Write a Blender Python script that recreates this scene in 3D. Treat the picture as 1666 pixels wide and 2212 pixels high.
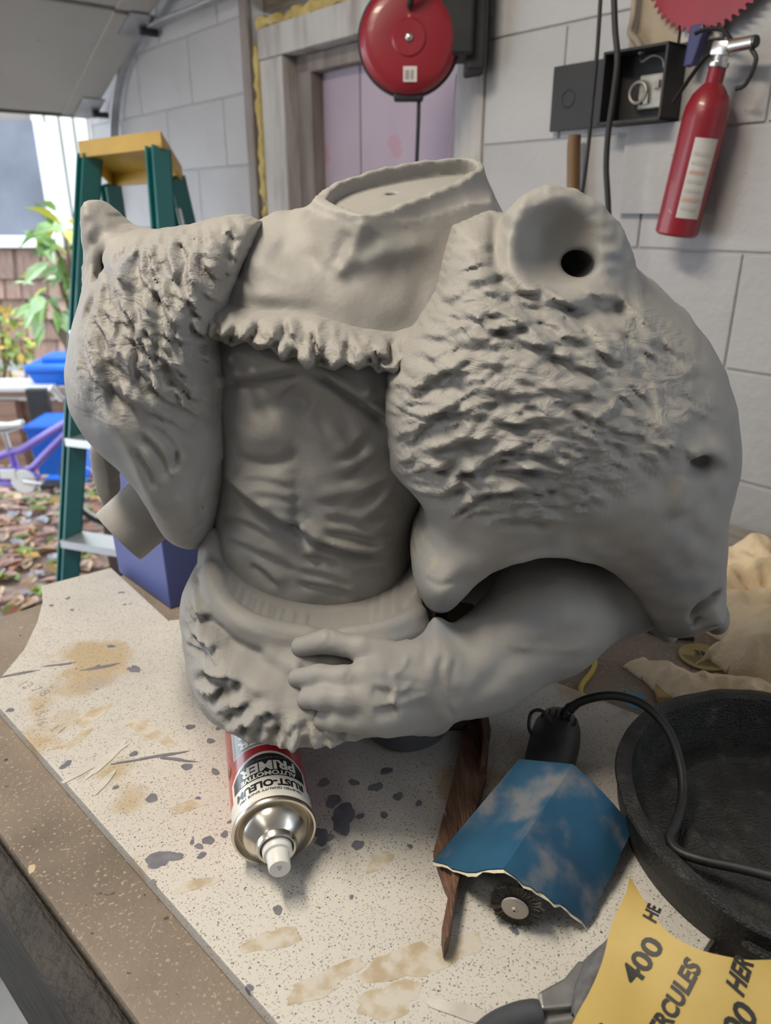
import bpy, bmesh, math, random
import numpy as np
from mathutils import Vector, Matrix

# ------------------------------------------------------------------ camera
for o in list(bpy.data.objects):
    bpy.data.objects.remove(o)
SC = bpy.context.scene
COL = SC.collection
FPX, PITCH, CAMZ = 1620.0, math.radians(22), 1.415
cd = bpy.data.cameras.new('camera')
cam = bpy.data.objects.new('camera', cd)
COL.objects.link(cam)
cam.location = (0, 0, CAMZ)
cam.rotation_euler = (math.radians(90) - PITCH, 0, 0)
cd.sensor_fit = 'VERTICAL'
cd.sensor_height = 34.6
cd.sensor_width = 34.6 * 1666 / 2212
cd.lens = FPX / 2212 * 34.6
cd.clip_start, cd.clip_end = .02, 200
cd.dof.use_dof = True
cd.dof.focus_distance = .64
cd.dof.aperture_fstop = 6.5
SC.camera = cam
# ------------------------------------------------------------------ world, lights, exposure
wd = bpy.data.worlds.new('overcast')
SC.world = wd
wd.use_nodes = True
bg = wd.node_tree.nodes['Background']
bg.inputs[0].default_value = (.80, .89, 1.0, 1)
bg.inputs[1].default_value = 4.3
SC.view_settings.view_transform = 'Standard'
SC.view_settings.look = 'None'
SC.view_settings.gamma = 1
SC.view_settings.use_curve_mapping = False
SC.view_settings.exposure = -.08
SC.cycles.max_bounces = 5
SC.cycles.diffuse_bounces = 4
SC.cycles.glossy_bounces = 3
SC.cycles.caustics_reflective = False
SC.cycles.caustics_refractive = False


def area_light(name, loc, aim, size, sizey, power, color):
    l = bpy.data.lights.new(name, 'AREA')
    l.shape = 'RECTANGLE'
    l.size, l.size_y, l.energy, l.color = size, sizey, power, color
    o = bpy.data.objects.new(name, l)
    COL.objects.link(o)
    o.location = loc
    o.rotation_euler = (Vector(aim) - Vector(loc)).to_track_quat('-Z', 'Y').to_euler()
    return o


# the garage's ceiling tube light, above and a little behind-left of the bench
area_light('overhead_light', (-.60, .55, 2.45), (-.1, .7, 0), .8, .16, 26, (1, .90, .75))
# added fill light over the camera's left shoulder, brightens the statue's belly
area_light('overhead_light', (-1.3, -.45, 2.45), (-.3, .4, 0), 1.2, .25, 6, (1, .93, .84))

# ------------------------------------------------------------------ pixel geometry used for measuring
def ray(px, py):
    a, v = (px - 833) / FPX, (py - 1106) / FPX
    return np.array([a, math.cos(PITCH) - v * math.sin(PITCH), -math.sin(PITCH) - v * math.cos(PITCH)])


def atZ(px, py, z):
    r = ray(px, py)
    t = (z - CAMZ) / r[2]
    return Vector((r[0] * t, r[1] * t, z))


def atY(px, py, Y):
    r = ray(px, py)
    t = Y / r[1]
    return Vector((r[0] * t, Y, CAMZ + r[2] * t))


WA = math.radians(40)
WN = (math.cos(WA), math.sin(WA))       # horizontal direction into the back wall
WD = 1.30                               # distance of the wall from the camera


def wall_sz(px, py, o=0.0):
    """wall coordinates (x to the right, z up) of a pixel on the plane o metres in front of the wall"""
    r = ray(px, py)
    t = (WD - o) / (r[0] * WN[0] + r[1] * WN[1])
    p = r * t
    return WN[1] * p[0] - WN[0] * p[1], CAMZ + p[2]


def wall_pt(x, z, o=0.0):
    return Vector((WN[0] * (WD - o) + WN[1] * x, WN[1] * (WD - o) - WN[0] * x, z))


WROT = WA - math.pi / 2                # local x right along the wall, local y into the wall

# ------------------------------------------------------------------ helpers
MATS = {}


def mat(name, color=(.5, .5, .5), rough=.6, metal=0.0, ramp=None, scale=8.0, detail=5.0, bump=0.0, bscale=None, coat=0.0,
        alpha=1.0, trans=0.0, stretch=(1, 1, 1), spots=None, ior=1.5, bdist=.01, emit=None, sss=None):
    """procedural Principled material; ramp = list of (pos, colour) driven by noise; spots = list of
    (scale, lo, hi, colour, kind) layered patches"""
    if name in MATS:
        return MATS[name]
    m = bpy.data.materials.new(name)
    m.use_nodes = True
    nt = m.node_tree
    N, L = nt.nodes, nt.links
    b = N['Principled BSDF']
    b.inputs['Base Color'].default_value = (*color, 1)
    b.inputs['Roughness'].default_value = rough
    b.inputs['Metallic'].default_value = metal
    b.inputs['IOR'].default_value = ior
    b.inputs['Coat Weight'].default_value = coat
    b.inputs['Transmission Weight'].default_value = trans
    b.inputs['Alpha'].default_value = alpha
    tc = N.new('ShaderNodeTexCoord')
    mp = N.new('ShaderNodeMapping')
    mp.inputs['Scale'].default_value = stretch
    L.new(tc.outputs['Object'], mp.inputs['Vector'])

    def noise(sc, det=detail, seed=0.0):
        n = N.new('ShaderNodeTexNoise')
        n.inputs['Scale'].default_value = sc
        n.inputs['Detail'].default_value = min(det, 4)
        if seed:
            ad = N.new('ShaderNodeVectorMath')
            ad.inputs[1].default_value = (seed * 3.1, seed * 1.7, seed * 2.3)
            L.new(mp.outputs[0], ad.inputs[0])
            L.new(ad.outputs[0], n.inputs['Vector'])
        else:
            L.new(mp.outputs[0], n.inputs['Vector'])
        return n
    col = None
    if ramp:
        n = noise(scale)
        r = N.new('ShaderNodeValToRGB')
        el = r.color_ramp.elements
        while len(el) < len(ramp):
            el.new(.5)
        for e, (p, c) in zip(el, ramp):
            e.position = p
            e.color = (*c, 1)
        L.new(n.outputs['Fac'], r.inputs['Fac'])
        col = r.outputs[0]
    for i, (sc, lo, hi, c, kind) in enumerate(spots or []):
        if kind == 'voronoi':
            n = N.new('ShaderNodeTexVoronoi')
            n.inputs['Scale'].default_value = sc
            wob = noise(sc * 1.7, 3, 3.3 + i)
            mx = N.new('ShaderNodeVectorMath')
            mx.operation = 'MULTIPLY_ADD'
            mx.inputs[1].default_value = (.6 / sc,) * 3
            L.new(wob.outputs['Color'], mx.inputs[0])
            L.new(mp.outputs[0], mx.inputs[2])
            L.new(mx.outputs[0], n.inputs['Vector'])
            out = n.outputs['Distance']
        else:
            n = noise(sc, 6, 1.7 * (i + 1))
            out = n.outputs['Fac']
        mr = N.new('ShaderNodeMapRange')
        mr.interpolation_type = 'SMOOTHSTEP'
        mr.inputs['From Min'].default_value = lo
        mr.inputs['From Max'].default_value = hi
        L.new(out, mr.inputs['Value'])
        mi = N.new('ShaderNodeMix')
        mi.data_type = 'RGBA'
        if col is None:
            mi.inputs[6].default_value = (*color, 1)
        else:
            L.new(col, mi.inputs[6])
        mi.inputs[7].default_value = (*c, 1)
        L.new(mr.outputs[0], mi.inputs[0])
        col = mi.outputs[2]
    if col is not None:
        L.new(col, b.inputs['Base Color'])
    if bump:
        n = noise(bscale or scale * 4, 6, 9.1)
        bp = N.new('ShaderNodeBump')
        bp.inputs['Strength'].default_value = bump
        bp.inputs['Distance'].default_value = bdist
        L.new(n.outputs['Fac'], bp.inputs['Height'])
        L.new(bp.outputs[0], b.inputs['Normal'])
    if sss:
        b.inputs['Subsurface Weight'].default_value = sss
        b.inputs['Subsurface Scale'].default_value = .01
    MATS[name] = m
    return m


def link(name, me, m=None, parent=None, smooth=False):
    o = bpy.data.objects.new(name, me)
    COL.objects.link(o)
    if m is not None and not me.materials:
        me.materials.append(m)
    if parent is not None:
        o.parent = parent
    if smooth:
        me.polygons.foreach_set('use_smooth', [True] * len(me.polygons))
    return o


def empty(name, loc=(0, 0, 0), rotz=0.0):
    o = bpy.data.objects.new(name, None)
    COL.objects.link(o)
    o.empty_display_size = .05
    o.location = loc
    o.rotation_euler = (0, 0, rotz)
    return o


def tag(o, label=None, cat=None, group=None, kind=None):
    if label: o['label'] = label
    if cat: o['category'] = cat
    if group: o['group'] = group
    if kind: o['kind'] = kind
    return o


class MB:
    """collects shapes and links them as one mesh"""
    def __init__(s):
        s.v, s.f = [], []

    def add(s, v, f):
        k = len(s.v)
        s.v += [tuple(p) for p in v]
        s.f += [tuple(i + k for i in q) for q in f]
        return s

    def box(s, lo, hi, M=None, bev=0.0):
        bm = bmesh.new()
        bmesh.ops.create_cube(bm, size=1)
        c = [(a + b) / 2 for a, b in zip(lo, hi)]
        d = [b - a for a, b in zip(lo, hi)]
        for v in bm.verts:
            v.co = Vector((c[i] + v.co[i] * d[i] for i in range(3)))
        if bev:
            bmesh.ops.bevel(bm, geom=bm.edges[:], offset=bev, segments=2, affect='EDGES', profile=.5)
        if M is not None:
            bmesh.ops.transform(bm, matrix=M, verts=bm.verts)
        bm.verts.index_update()
        s.add([v.co[:] for v in bm.verts], [[v.index for v in f.verts] for f in bm.faces])
        bm.free()
        return s

    def tube(s, pts, r, n=12, cap=True, flat=1.0):
        """sweep a circle along points; r number or list; flat squeezes along the second axis"""
        P = [Vector(p) for p in pts]
        R = r if isinstance(r, (list, tuple)) else [r] * len(P)
        t0 = (P[1] - P[0]).normalized()
        up = Vector((0, 0, 1)) if abs(t0.z) < .9 else Vector((1, 0, 0))
        a = t0.cross(up).normalized()
        V, Fc = [], []
        for i, p in enumerate(P):
            t = ((P[min(i + 1, len(P) - 1)] - P[max(i - 1, 0)])).normalized()
            a = (a - t * a.dot(t)).normalized()
            b = t.cross(a)
            for k in range(n):
                th = 2 * math.pi * k / n
                V.append(p + (a * math.cos(th) + b * math.sin(th) * flat) * R[i])
        for i in range(len(P) - 1):
            for k in range(n):
                Fc.append((i * n + k, i * n + (k + 1) % n, (i + 1) * n + (k + 1) % n, (i + 1) * n + k))
        if cap:
            Fc.append(tuple(range(n))[::-1])
            Fc.append(tuple((len(P) - 1) * n + k for k in range(n)))
        return s.add(V, Fc)

    def lathe(s, prof, n=32, M=None, cap0=False, cap1=False):
        """prof = list of (r, z) revolved about z"""
        V = [(r * math.cos(2 * math.pi * k / n), r * math.sin(2 * math.pi * k / n), z) for r, z in prof for k in range(n)]
        if M is not None:
            V = [M @ Vector(v) for v in V]
        Fc = [(i * n + k, i * n + (k + 1) % n, (i + 1) * n + (k + 1) % n, (i + 1) * n + k)
              for i in range(len(prof) - 1) for k in range(n)]
        if cap0: Fc.append(tuple(range(n))[::-1])
        if cap1: Fc.append(tuple((len(prof) - 1) * n + k for k in range(n)))
        return s.add(V, Fc)

    def prism(s, poly, z0, z1, M=None):
        """vertical prism over a 2-D polygon"""
        n = len(poly)
        V = [(x, y, z0) for x, y in poly] + [(x, y, z1) for x, y in poly]
        if M is not None:
            V = [M @ Vector(v) for v in V]
        Fc = [tuple(range(n))[::-1], tuple(range(n, 2 * n))]
        Fc += [(i, (i + 1) % n, n + (i + 1) % n, n + i) for i in range(n)]
        return s.add(V, Fc)

    def grid(s, P, thick=None):
        """P[i][j] rows of points; thick gives the sheet a thickness along its normals"""
        P = np.array([[tuple(q) for q in r] for r in P], float)
        a, b = P.shape[:2]
        idx = np.arange(a * b).reshape(a, b)
        q = [tuple(map(int, (idx[i, j], idx[i, j + 1], idx[i + 1, j + 1], idx[i + 1, j]))) for i in range(a - 1) for j in range(b - 1)]
        if not thick:
            return s.add(P.reshape(-1, 3), q)
        du = np.gradient(P, axis=0); dv = np.gradient(P, axis=1)
        nn = np.cross(du, dv)
        nn /= np.linalg.norm(nn, axis=2, keepdims=True) + 1e-9
        B = P + nn * thick
        n = a * b
        V = np.concatenate([P.reshape(-1, 3), B.reshape(-1, 3)])
        q2 = [tuple(n + i for i in f)[::-1] for f in q]
        rim = list(idx[0, :]) + list(idx[1:, -1]) + list(idx[-1, -2::-1]) + list(idx[-2:0, 0])
        rim = [int(i) for i in rim]
        side = [(rim[k], n + rim[k], n + rim[(k + 1) % len(rim)], rim[(k + 1) % len(rim)]) for k in range(len(rim))]
        return s.add(V, q + q2 + side)

    def build(s, name, m=None, parent=None, smooth=False, fix=True, bev=None):
        me = bpy.data.meshes.new(name)
        me.from_pydata([tuple(v) for v in s.v], [], s.f)
        if fix or bev:
            bm = bmesh.new()
            bm.from_mesh(me)
            bmesh.ops.recalc_face_normals(bm, faces=bm.faces)
            if bev:
                bmesh.ops.bevel(bm, geom=[e for e in bm.edges if len(e.link_faces) == 2 and e.calc_face_angle(0) > .7],
                                offset=bev, segments=2, affect='EDGES', profile=.6)
            bm.to_mesh(me)
            bm.free()
        o = link(name, me, m, parent, smooth)
        if smooth:
            sharp_angle(me, 40)
        return o


def sharp_angle(me, deg):
    try:
        me.set_sharp_from_angle(angle=math.radians(deg))
    except Exception:
        pass


def bez(pts, n=8):
    """Catmull-Rom through points"""
    P = [Vector(p) for p in pts]
    P = [P[0] * 2 - P[1]] + P + [P[-1] * 2 - P[-2]]
    out = []
    for i in range(1, len(P) - 2):
        a, b, c, d = P[i - 1:i + 3]
        for k in range(n):
            t = k / n
            out.append(.5 * (2 * b + (c - a) * t + (2 * a - 5 * b + 4 * c - d) * t * t + (3 * b - a - 3 * c + d) * t ** 3))
    out.append(P[-2])
    return out


def text_mesh(body, size, shear=0.0, bold=0.0, sx=1.0, maxlen=None, width=None):
    """flat text as arrays (verts (n,2) centred, faces)"""
    c = bpy.data.curves.new('t', 'FONT')
    c.body, c.size, c.shear, c.offset = body, size, shear, bold
    c.align_x = 'CENTER'
    c.resolution_u = 3
    o = bpy.data.objects.new('t', c)
    COL.objects.link(o)
    dg = bpy.context.evaluated_depsgraph_get()
    me = bpy.data.meshes.new_from_object(o.evaluated_get(dg))
    bm = bmesh.new()
    bm.from_mesh(me)
    xs = [v.co.x for v in bm.verts]
    ys = [v.co.y for v in bm.verts]
    cx, cy = (min(xs) + max(xs)) / 2, (min(ys) + max(ys)) / 2
    k = (width / (max(xs) - min(xs))) if width else sx
    for v in bm.verts:
        v.co.x = (v.co.x - cx) * k
        v.co.y -= cy
    if maxlen:
        w = max(v.co.x for v in bm.verts)
        steps = int(2 * w / maxlen) + 1
        for i in range(1, steps):
            x = -w + 2 * w * i / steps
            bmesh.ops.bisect_plane(bm, geom=bm.verts[:] + bm.edges[:] + bm.faces[:], plane_co=(x, 0, 0), plane_no=(1, 0, 0))
    bm.verts.index_update()
    V = [(v.co.x, v.co.y) for v in bm.verts]
    Fc = [[v.index for v in f.verts] for f in bm.faces]
    bm.free()
    bpy.data.objects.remove(o)
    bpy.data.curves.remove(c)
    bpy.data.meshes.remove(me)
    return V, Fc


RND = random.Random(5)
BOARD = .915

# ------------------------------------------------------------------ sculpting with signed fields
H_VOX = .0022


class Field:
    def __init__(s, x, y, z, h=H_VOX):
        s.h = h
        s.x = np.arange(x[0], x[1], h, dtype=np.float32)
        s.y = np.arange(y[0], y[1], h, dtype=np.float32)
        s.z = np.arange(z[0], z[1], h, dtype=np.float32)
        s.X2, s.Z2 = np.meshgrid(s.x, s.z, indexing='ij')
        s.X, s.Y, s.Z = s.x[:, None, None], s.y[None, :, None], s.z[None, None, :]
        s.bump = np.zeros_like(s.X2)
        s.furmask = np.zeros_like(s.X2)

    # ---- 2-D tools in the x-z plane
    def poly(s, P):
        """signed distance, positive inside"""
        d = np.full_like(s.X2, 1e9)
        ins = np.zeros(s.X2.shape, bool)
        n = len(P)
        for i in range(n):
            ax, az = P[i]; bx, bz = P[(i + 1) % n]
            ex, ez = bx - ax, bz - az
            wx, wz = s.X2 - ax, s.Z2 - az
            t = np.clip((wx * ex + wz * ez) / (ex * ex + ez * ez + 1e-12), 0, 1)
            d = np.minimum(d, (wx - ex * t) ** 2 + (wz - ez * t) ** 2)
            c = ((az > s.Z2) != (bz > s.Z2)) & (s.X2 < ex * (s.Z2 - az) / (ez if abs(ez) > 1e-9 else 1e-9) + ax)
            ins ^= c
        d = np.sqrt(d)
        return np.where(ins, d, -d)

    def inflate(s, delta, iters=900):
        """membrane over the inside of an outline, 0..1"""
        k = 2
        m = (delta > 0)[::k, ::k]
        u = np.zeros(m.shape, np.float32)
        hh = (s.h * k) ** 2
        for _ in range(iters):
            p = np.pad(u, 1)
            u = np.where(m, .25 * (p[:-2, 1:-1] + p[2:, 1:-1] + p[1:-1, :-2] + p[1:-1, 2:] + hh), 0)
        xi = np.arange(s.X2.shape[0]) / k; zi = np.arange(s.X2.shape[1]) / k
        x0 = np.clip(xi.astype(int), 0, u.shape[0] - 2); z0 = np.clip(zi.astype(int), 0, u.shape[1] - 2)
        fx = np.clip(xi - x0, 0, 1)[:, None]; fz = np.clip(zi - z0, 0, 1)[None]
        U = (u[x0][:, z0] * (1 - fx) * (1 - fz) + u[x0 + 1][:, z0] * fx * (1 - fz) + u[x0][:, z0 + 1] * (1 - fx) * fz + u[x0 + 1][:, z0 + 1] * fx * fz)
        return (U / u.max()).astype(np.float32)

    def shape(s, pts, Tf, Tb, power=1.0, proj=1.0):
        """outline measured on the photograph, pts = [(px, py, Y)], with its membrane and mid surface"""
        # the rim one sees on a rounded body lies in front of its middle: proj brings the outline forward
        W = [atY(p[0], p[1], p[2] * proj) for p in pts]
        d = s.poly([(w.x, w.z) for w in W])
        u = s.inflate(d) ** power
        num = np.zeros_like(s.X2); den = np.zeros_like(s.X2)
        for w in W:
            k = 1 / ((s.X2 - w.x) ** 2 + (s.Z2 - w.z) ** 2 + .0006)
            num += k * w.y / proj; den += k
        Yc = num / den
        sh = (d, u, Yc, Tf, Tb)
        s.front = np.where(d > 0, Yc - Tf * np.sqrt(np.clip(u, 0, 1)), 9.0)
        return sh

    def body(s, sh, bump=True, sc=None):
        d, u, Yc, Tf, Tb = sh
        q2 = np.where(d > 0, 1 - u, 1 + 2.2 * (-d) / min(Tf, .06)).astype(np.float32)
        w = s.Y - Yc[:, None, :].astype(np.float32)
        b3 = s.bump[:, None, :] if bump else np.float32(0)
        w = np.where(w < 0, (w + b3) / np.float32(Tf), w / np.float32(Tb))
        return ((np.sqrt(q2[:, None, :] + w * w) - 1) * np.float32(sc or min(Tf, .06))).astype(np.float32)

    def puff(s, pts, Tf, Tb, power=1.0, bump=True):
        keep = getattr(s, 'front', None)
        f = s.body(s.shape(pts, Tf, Tb, power), bump)
        s.front = keep
        return f

    def front_of(s, f):
        n = f < 0
        s.front = np.where(n.any(1), s.y[n.argmax(1)], 9.0)

    def hit(s, px, py, Y=None):
        """where the line of sight through a pixel meets the front of the body"""
        if Y is None:
            r = ray(px, py)
            t = np.linspace(s.y[0], s.y[-1], 160) / r[1]
            i = np.rint((r[0] * t - s.x[0]) / s.h).astype(int); k = np.rint((CAMZ + r[2] * t - s.z[0]) / s.h).astype(int)
            ok = (i >= 0) & (i < len(s.x)) & (k >= 0) & (k < len(s.z))
            fr = np.where(ok, s.front[np.clip(i, 0, len(s.x) - 1), np.clip(k, 0, len(s.z) - 1)], 9)
            w = np.nonzero(fr <= r[1] * t)[0]
            if len(w):
                Y = float(r[1] * t[w[0]])
            else:                       # grazing the edge: nearest approach
                Y = float((r[1] * t)[np.argmin(np.where(fr < 8, fr - r[1] * t, 9))]) if (fr < 8).any() else float(np.median(s.front[s.front < 8]))
        return atY(px, py, Y)

    def capsule(s, a, b, ra, rb, flat=None):
        a = np.array(a, np.float32); b = np.array(b, np.float32)
        e = b - a
        wx, wy, wz = s.X - a[0], s.Y - a[1], s.Z - a[2]
        t = np.clip((wx * e[0] + wy * e[1] + wz * e[2]) / float(e @ e), 0, 1)
        return np.sqrt((wx - e[0] * t) ** 2 + (wy - e[1] * t) ** 2 + (wz - e[2] * t) ** 2) - (ra + (rb - ra) * t)

    def ellipsoid(s, c, r):
        q = np.sqrt(((s.X - c[0]) / r[0]) ** 2 + ((s.Y - c[1]) / r[1]) ** 2 + ((s.Z - c[2]) / r[2]) ** 2)
        return (q - 1) * min(r)

    # ---- relief strokes on the front, measured on the photograph at depth Y
    def stroke(s, px, amp, wid, Y=None, taper=True, asym=0.0):
        W = [s.hit(p[0], p[1], Y) for p in px]
        if len(W) > 2:
            W = bez(W, 4)
        n = len(W) - 1
        best = np.full_like(s.X2, 1e9); tt = np.zeros_like(s.X2); sd = np.zeros_like(s.X2)
        x0 = min(w.x for w in W) - 3 * wid; x1 = max(w.x for w in W) + 3 * wid
        z0 = min(w.z for w in W) - 3 * wid; z1 = max(w.z for w in W) + 3 * wid
        i0, i1 = np.searchsorted(s.x, [x0, x1]); k0, k1 = np.searchsorted(s.z, [z0, z1])
        if i1 <= i0 or k1 <= k0: return
        X, Z = s.X2[i0:i1, k0:k1], s.Z2[i0:i1, k0:k1]
        best = np.full(X.shape, 1e9); tt = np.zeros(X.shape); sd = np.zeros(X.shape)
        for i in range(n):
            a, b = W[i], W[i + 1]
            ex, ez = b.x - a.x, b.z - a.z
            wx, wz = X - a.x, Z - a.z
            t = np.clip((wx * ex + wz * ez) / (ex * ex + ez * ez + 1e-12), 0, 1)
            d = (wx - ex * t) ** 2 + (wz - ez * t) ** 2
            m = d < best
            best = np.where(m, d, best); tt = np.where(m, (i + t) / n, tt); sd = np.where(m, ex * wz - ez * wx, sd)
        d = np.sqrt(best) / wid
        g = np.exp(-d * d)
        if asym:
            sg = np.sign(sd)
            g = g + asym * np.exp(-((d - 1.6) / 1.1) ** 2) * (sg > 0) * -1
        if taper:
            g = g * np.clip(np.sin(np.pi * np.clip(tt, .001, .999)) * 1.8, 0, 1)
        s.bump[i0:i1, k0:k1] += (amp * g).astype(np.float32)

    def blob(s, px, py, rx, rz, amp, ang=0.0, Y=None):
        """soft oval bump; radii in pixels"""
        c = s.hit(px, py, Y)
        k = (atY(px + 10, py, c.y).x - c.x) / 10
        a = math.radians(ang)
        rx, rz = rx * k, rz * k
        R = 3 * max(rx, rz)
        i0, i1 = np.searchsorted(s.x, [c.x - R, c.x + R]); k0, k1 = np.searchsorted(s.z, [c.z - R, c.z + R])
        X, Z = s.X2[i0:i1, k0:k1] - c.x, s.Z2[i0:i1, k0:k1] - c.z
        u = (X * math.cos(a) + Z * math.sin(a)) / rx; v = (-X * math.sin(a) + Z * math.cos(a)) / rz
        s.bump[i0:i1, k0:k1] += (amp * np.exp(-(u * u + v * v))).astype(np.float32)

    def fur(s, poly, n, angle, length, width, amp, seed, fade=None, locks=.35, Y=None):
        """sculpted tufts: lifted locks with an undercut tip, and gouges between them"""
        rng = random.Random(seed)
        xs = [p[0] for p in poly]; ys = [p[1] for p in poly]
        done = 0
        while done < n:
            px, py = rng.uniform(min(xs), max(xs)), rng.uniform(min(ys), max(ys))
            ins = False
            for i in range(len(poly)):
                (ax, ay), (bx, by) = poly[i], poly[(i + 1) % len(poly)]
                if (ay > py) != (by > py) and px < (bx - ax) * (py - ay) / (by - ay) + ax:
                    ins = not ins
            if not ins: continue
            done += 1
            f = fade(px, py) if fade else 1.0
            a = math.radians(angle(px, py) + rng.gauss(0, 16))
            L = length * rng.uniform(.55, 1.5); Wd = width * rng.uniform(.6, 1.5)
            A = amp * rng.uniform(.4, 1.3) * f
            if A < 1e-4: continue
            c = s.hit(px, py, Y)
            R = 2.2 * max(L, Wd)
            i0, i1 = np.searchsorted(s.x, [c.x - R, c.x + R]); k0, k1 = np.searchsorted(s.z, [c.z - R, c.z + R])
            if i1 <= i0 or k1 <= k0: continue
            X, Z = s.X2[i0:i1, k0:k1] - c.x, s.Z2[i0:i1, k0:k1] - c.z
            u = (X * math.cos(a) + Z * math.sin(a)) / L; v = (-X * math.sin(a) + Z * math.cos(a)) / Wd
            v = v + rng.uniform(-.6, .6) * u * u
            if rng.random() < locks:      # lifted lock with an abrupt tip
                g = np.clip(1 - v * v, 0, 1) * np.clip((u + 1) / 1.6, 0, 1) * np.clip((1 - u) / .35, 0, 1)
                s.bump[i0:i1, k0:k1] += (A * g).astype(np.float32)
            else:                      # gouge with a raised lip on its lower side
                g = np.exp(-(v * 1.5) ** 2) - .75 * np.exp(-((v + 1.35) * 1.25) ** 2)
                s.bump[i0:i1, k0:k1] -= (A * 1.25 * g * np.exp(-(np.abs(u) * 1.15) ** 3)).astype(np.float32)
        m = s.poly([tuple(s.hit(*p).xz) for p in poly])
        s.furmask = np.maximum(s.furmask, np.clip(m / .03 + .3, 0, 1).astype(np.float32))

    def mottle(s, amp, scale, seed):
        rng = np.random.default_rng(seed)
        B = np.zeros_like(s.X2)
        for k in range(10):
            th = rng.uniform(0, np.pi); fr = 2 * np.pi / (scale * rng.uniform(.6, 1.8))
            B += np.sin((s.X2 * np.cos(th) + s.Z2 * np.sin(th)) * fr + rng.uniform(0, 6) + 1.5 * np.sin((s.X2 * np.sin(th) - s.Z2 * np.cos(th)) * fr * .6))
        s.bump += (B * amp / 4).astype(np.float32)

    def mesh(s, f, name, m, parent, smooth_iter=1):
        V, Q = surface_nets(f, s.x[0], s.y[0], s.z[0], s.h)
        me = bpy.data.meshes.new(name)
        me.vertices.add(len(V)); me.vertices.foreach_set('co', V.astype(np.float32).ravel())
        me.loops.add(len(Q) * 4); me.loops.foreach_set('vertex_index', Q.astype(np.int32).ravel())
        me.polygons.add(len(Q)); me.polygons.foreach_set('loop_start', np.arange(0, len(Q) * 4, 4, dtype=np.int32))
        me.update(calc_edges=True)
        me.validate()
        i = np.clip(np.rint((V[:, 0] - s.x[0]) / s.h).astype(int), 0, len(s.x) - 1); k = np.clip(np.rint((V[:, 2] - s.z[0]) / s.h).astype(int), 0, len(s.z) - 1)
        at = me.attributes.new('fur', 'FLOAT', 'POINT')
        at.data.foreach_set('value', s.furmask[i, k].astype(np.float32))
        return link(name, me, m, parent, True)


def surface_nets(f, x0, y0, z0, h):
    nx, ny, nz = f.shape
    f = np.pad(f, 1, constant_values=1.0) if (f[0].min() < 0 or f[-1].min() < 0 or f[:, 0].min() < 0 or f[:, -1].min() < 0 or f[:, :, 0].min() < 0 or f[:, :, -1].min() < 0) else f
    off = 1 if f.shape[0] != nx else 0
    neg = f < 0
    cs = np.zeros(tuple(n - 1 for n in f.shape), np.int8)
    for a in (0, 1):
        for b in (0, 1):
            for c in (0, 1):
                cs += neg[a:f.shape[0] - 1 + a, b:f.shape[1] - 1 + b, c:f.shape[2] - 1 + c]
    act = np.argwhere((cs > 0) & (cs < 8))
    vid = np.full(cs.shape, -1, np.int32)
    vid[act[:, 0], act[:, 1], act[:, 2]] = np.arange(len(act))
    cor = [(a, b, c) for a in (0, 1) for b in (0, 1) for c in (0, 1)]
    val = np.stack([f[act[:, 0] + a, act[:, 1] + b, act[:, 2] + c] for a, b, c in cor], 1).astype(np.float64)
    acc = np.zeros((len(act), 3)); cnt = np.zeros(len(act))
    for i in range(8):
        for j in range(i + 1, 8):
            df = np.array(cor[j]) - np.array(cor[i])
            if np.abs(df).sum() != 1: continue
            va, vb = val[:, i], val[:, j]
            m = (va < 0) != (vb < 0)
            t = np.where(m, va / np.where(m, va - vb, 1), 0)
            acc += np.where(m[:, None], np.array(cor[i]) + t[:, None] * df, 0)
            cnt += m
    V = (act + acc / cnt[:, None] - off) * h + np.array([x0, y0, z0])
    quads = []
    for ax in range(3):
        sl0 = [slice(1, -1)] * 3; sl1 = [slice(1, -1)] * 3
        sl0[ax] = slice(0, f.shape[ax] - 1); sl1[ax] = slice(1, f.shape[ax])
        a, b = neg[tuple(sl0)], neg[tuple(sl1)]
        e = np.argwhere(a != b)
        o = np.ones(3, int); o[ax] = 0
        flip = a[e[:, 0], e[:, 1], e[:, 2]]
        e = e + o
        u, v = [(1, 2), (2, 0), (0, 1)][ax]
        du = np.zeros(3, int); du[u] = 1
        dv = np.zeros(3, int); dv[v] = 1
        g = lambda q: vid[q[:, 0], q[:, 1], q[:, 2]]
        q = np.stack([g(e - du - dv), g(e - dv), g(e), g(e - du)], 1)
        q[~flip] = q[~flip][:, ::-1]
        quads.append(q)
    Q = np.concatenate(quads)
    return V, Q[(Q >= 0).all(1)]


def smin(a, b, k):
    h = np.maximum(k - np.abs(a - b), 0) / k
    return np.minimum(a, b) - h * h * k * .25


def smax(a, b, k):
    return -smin(-a, -b, k)

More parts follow.
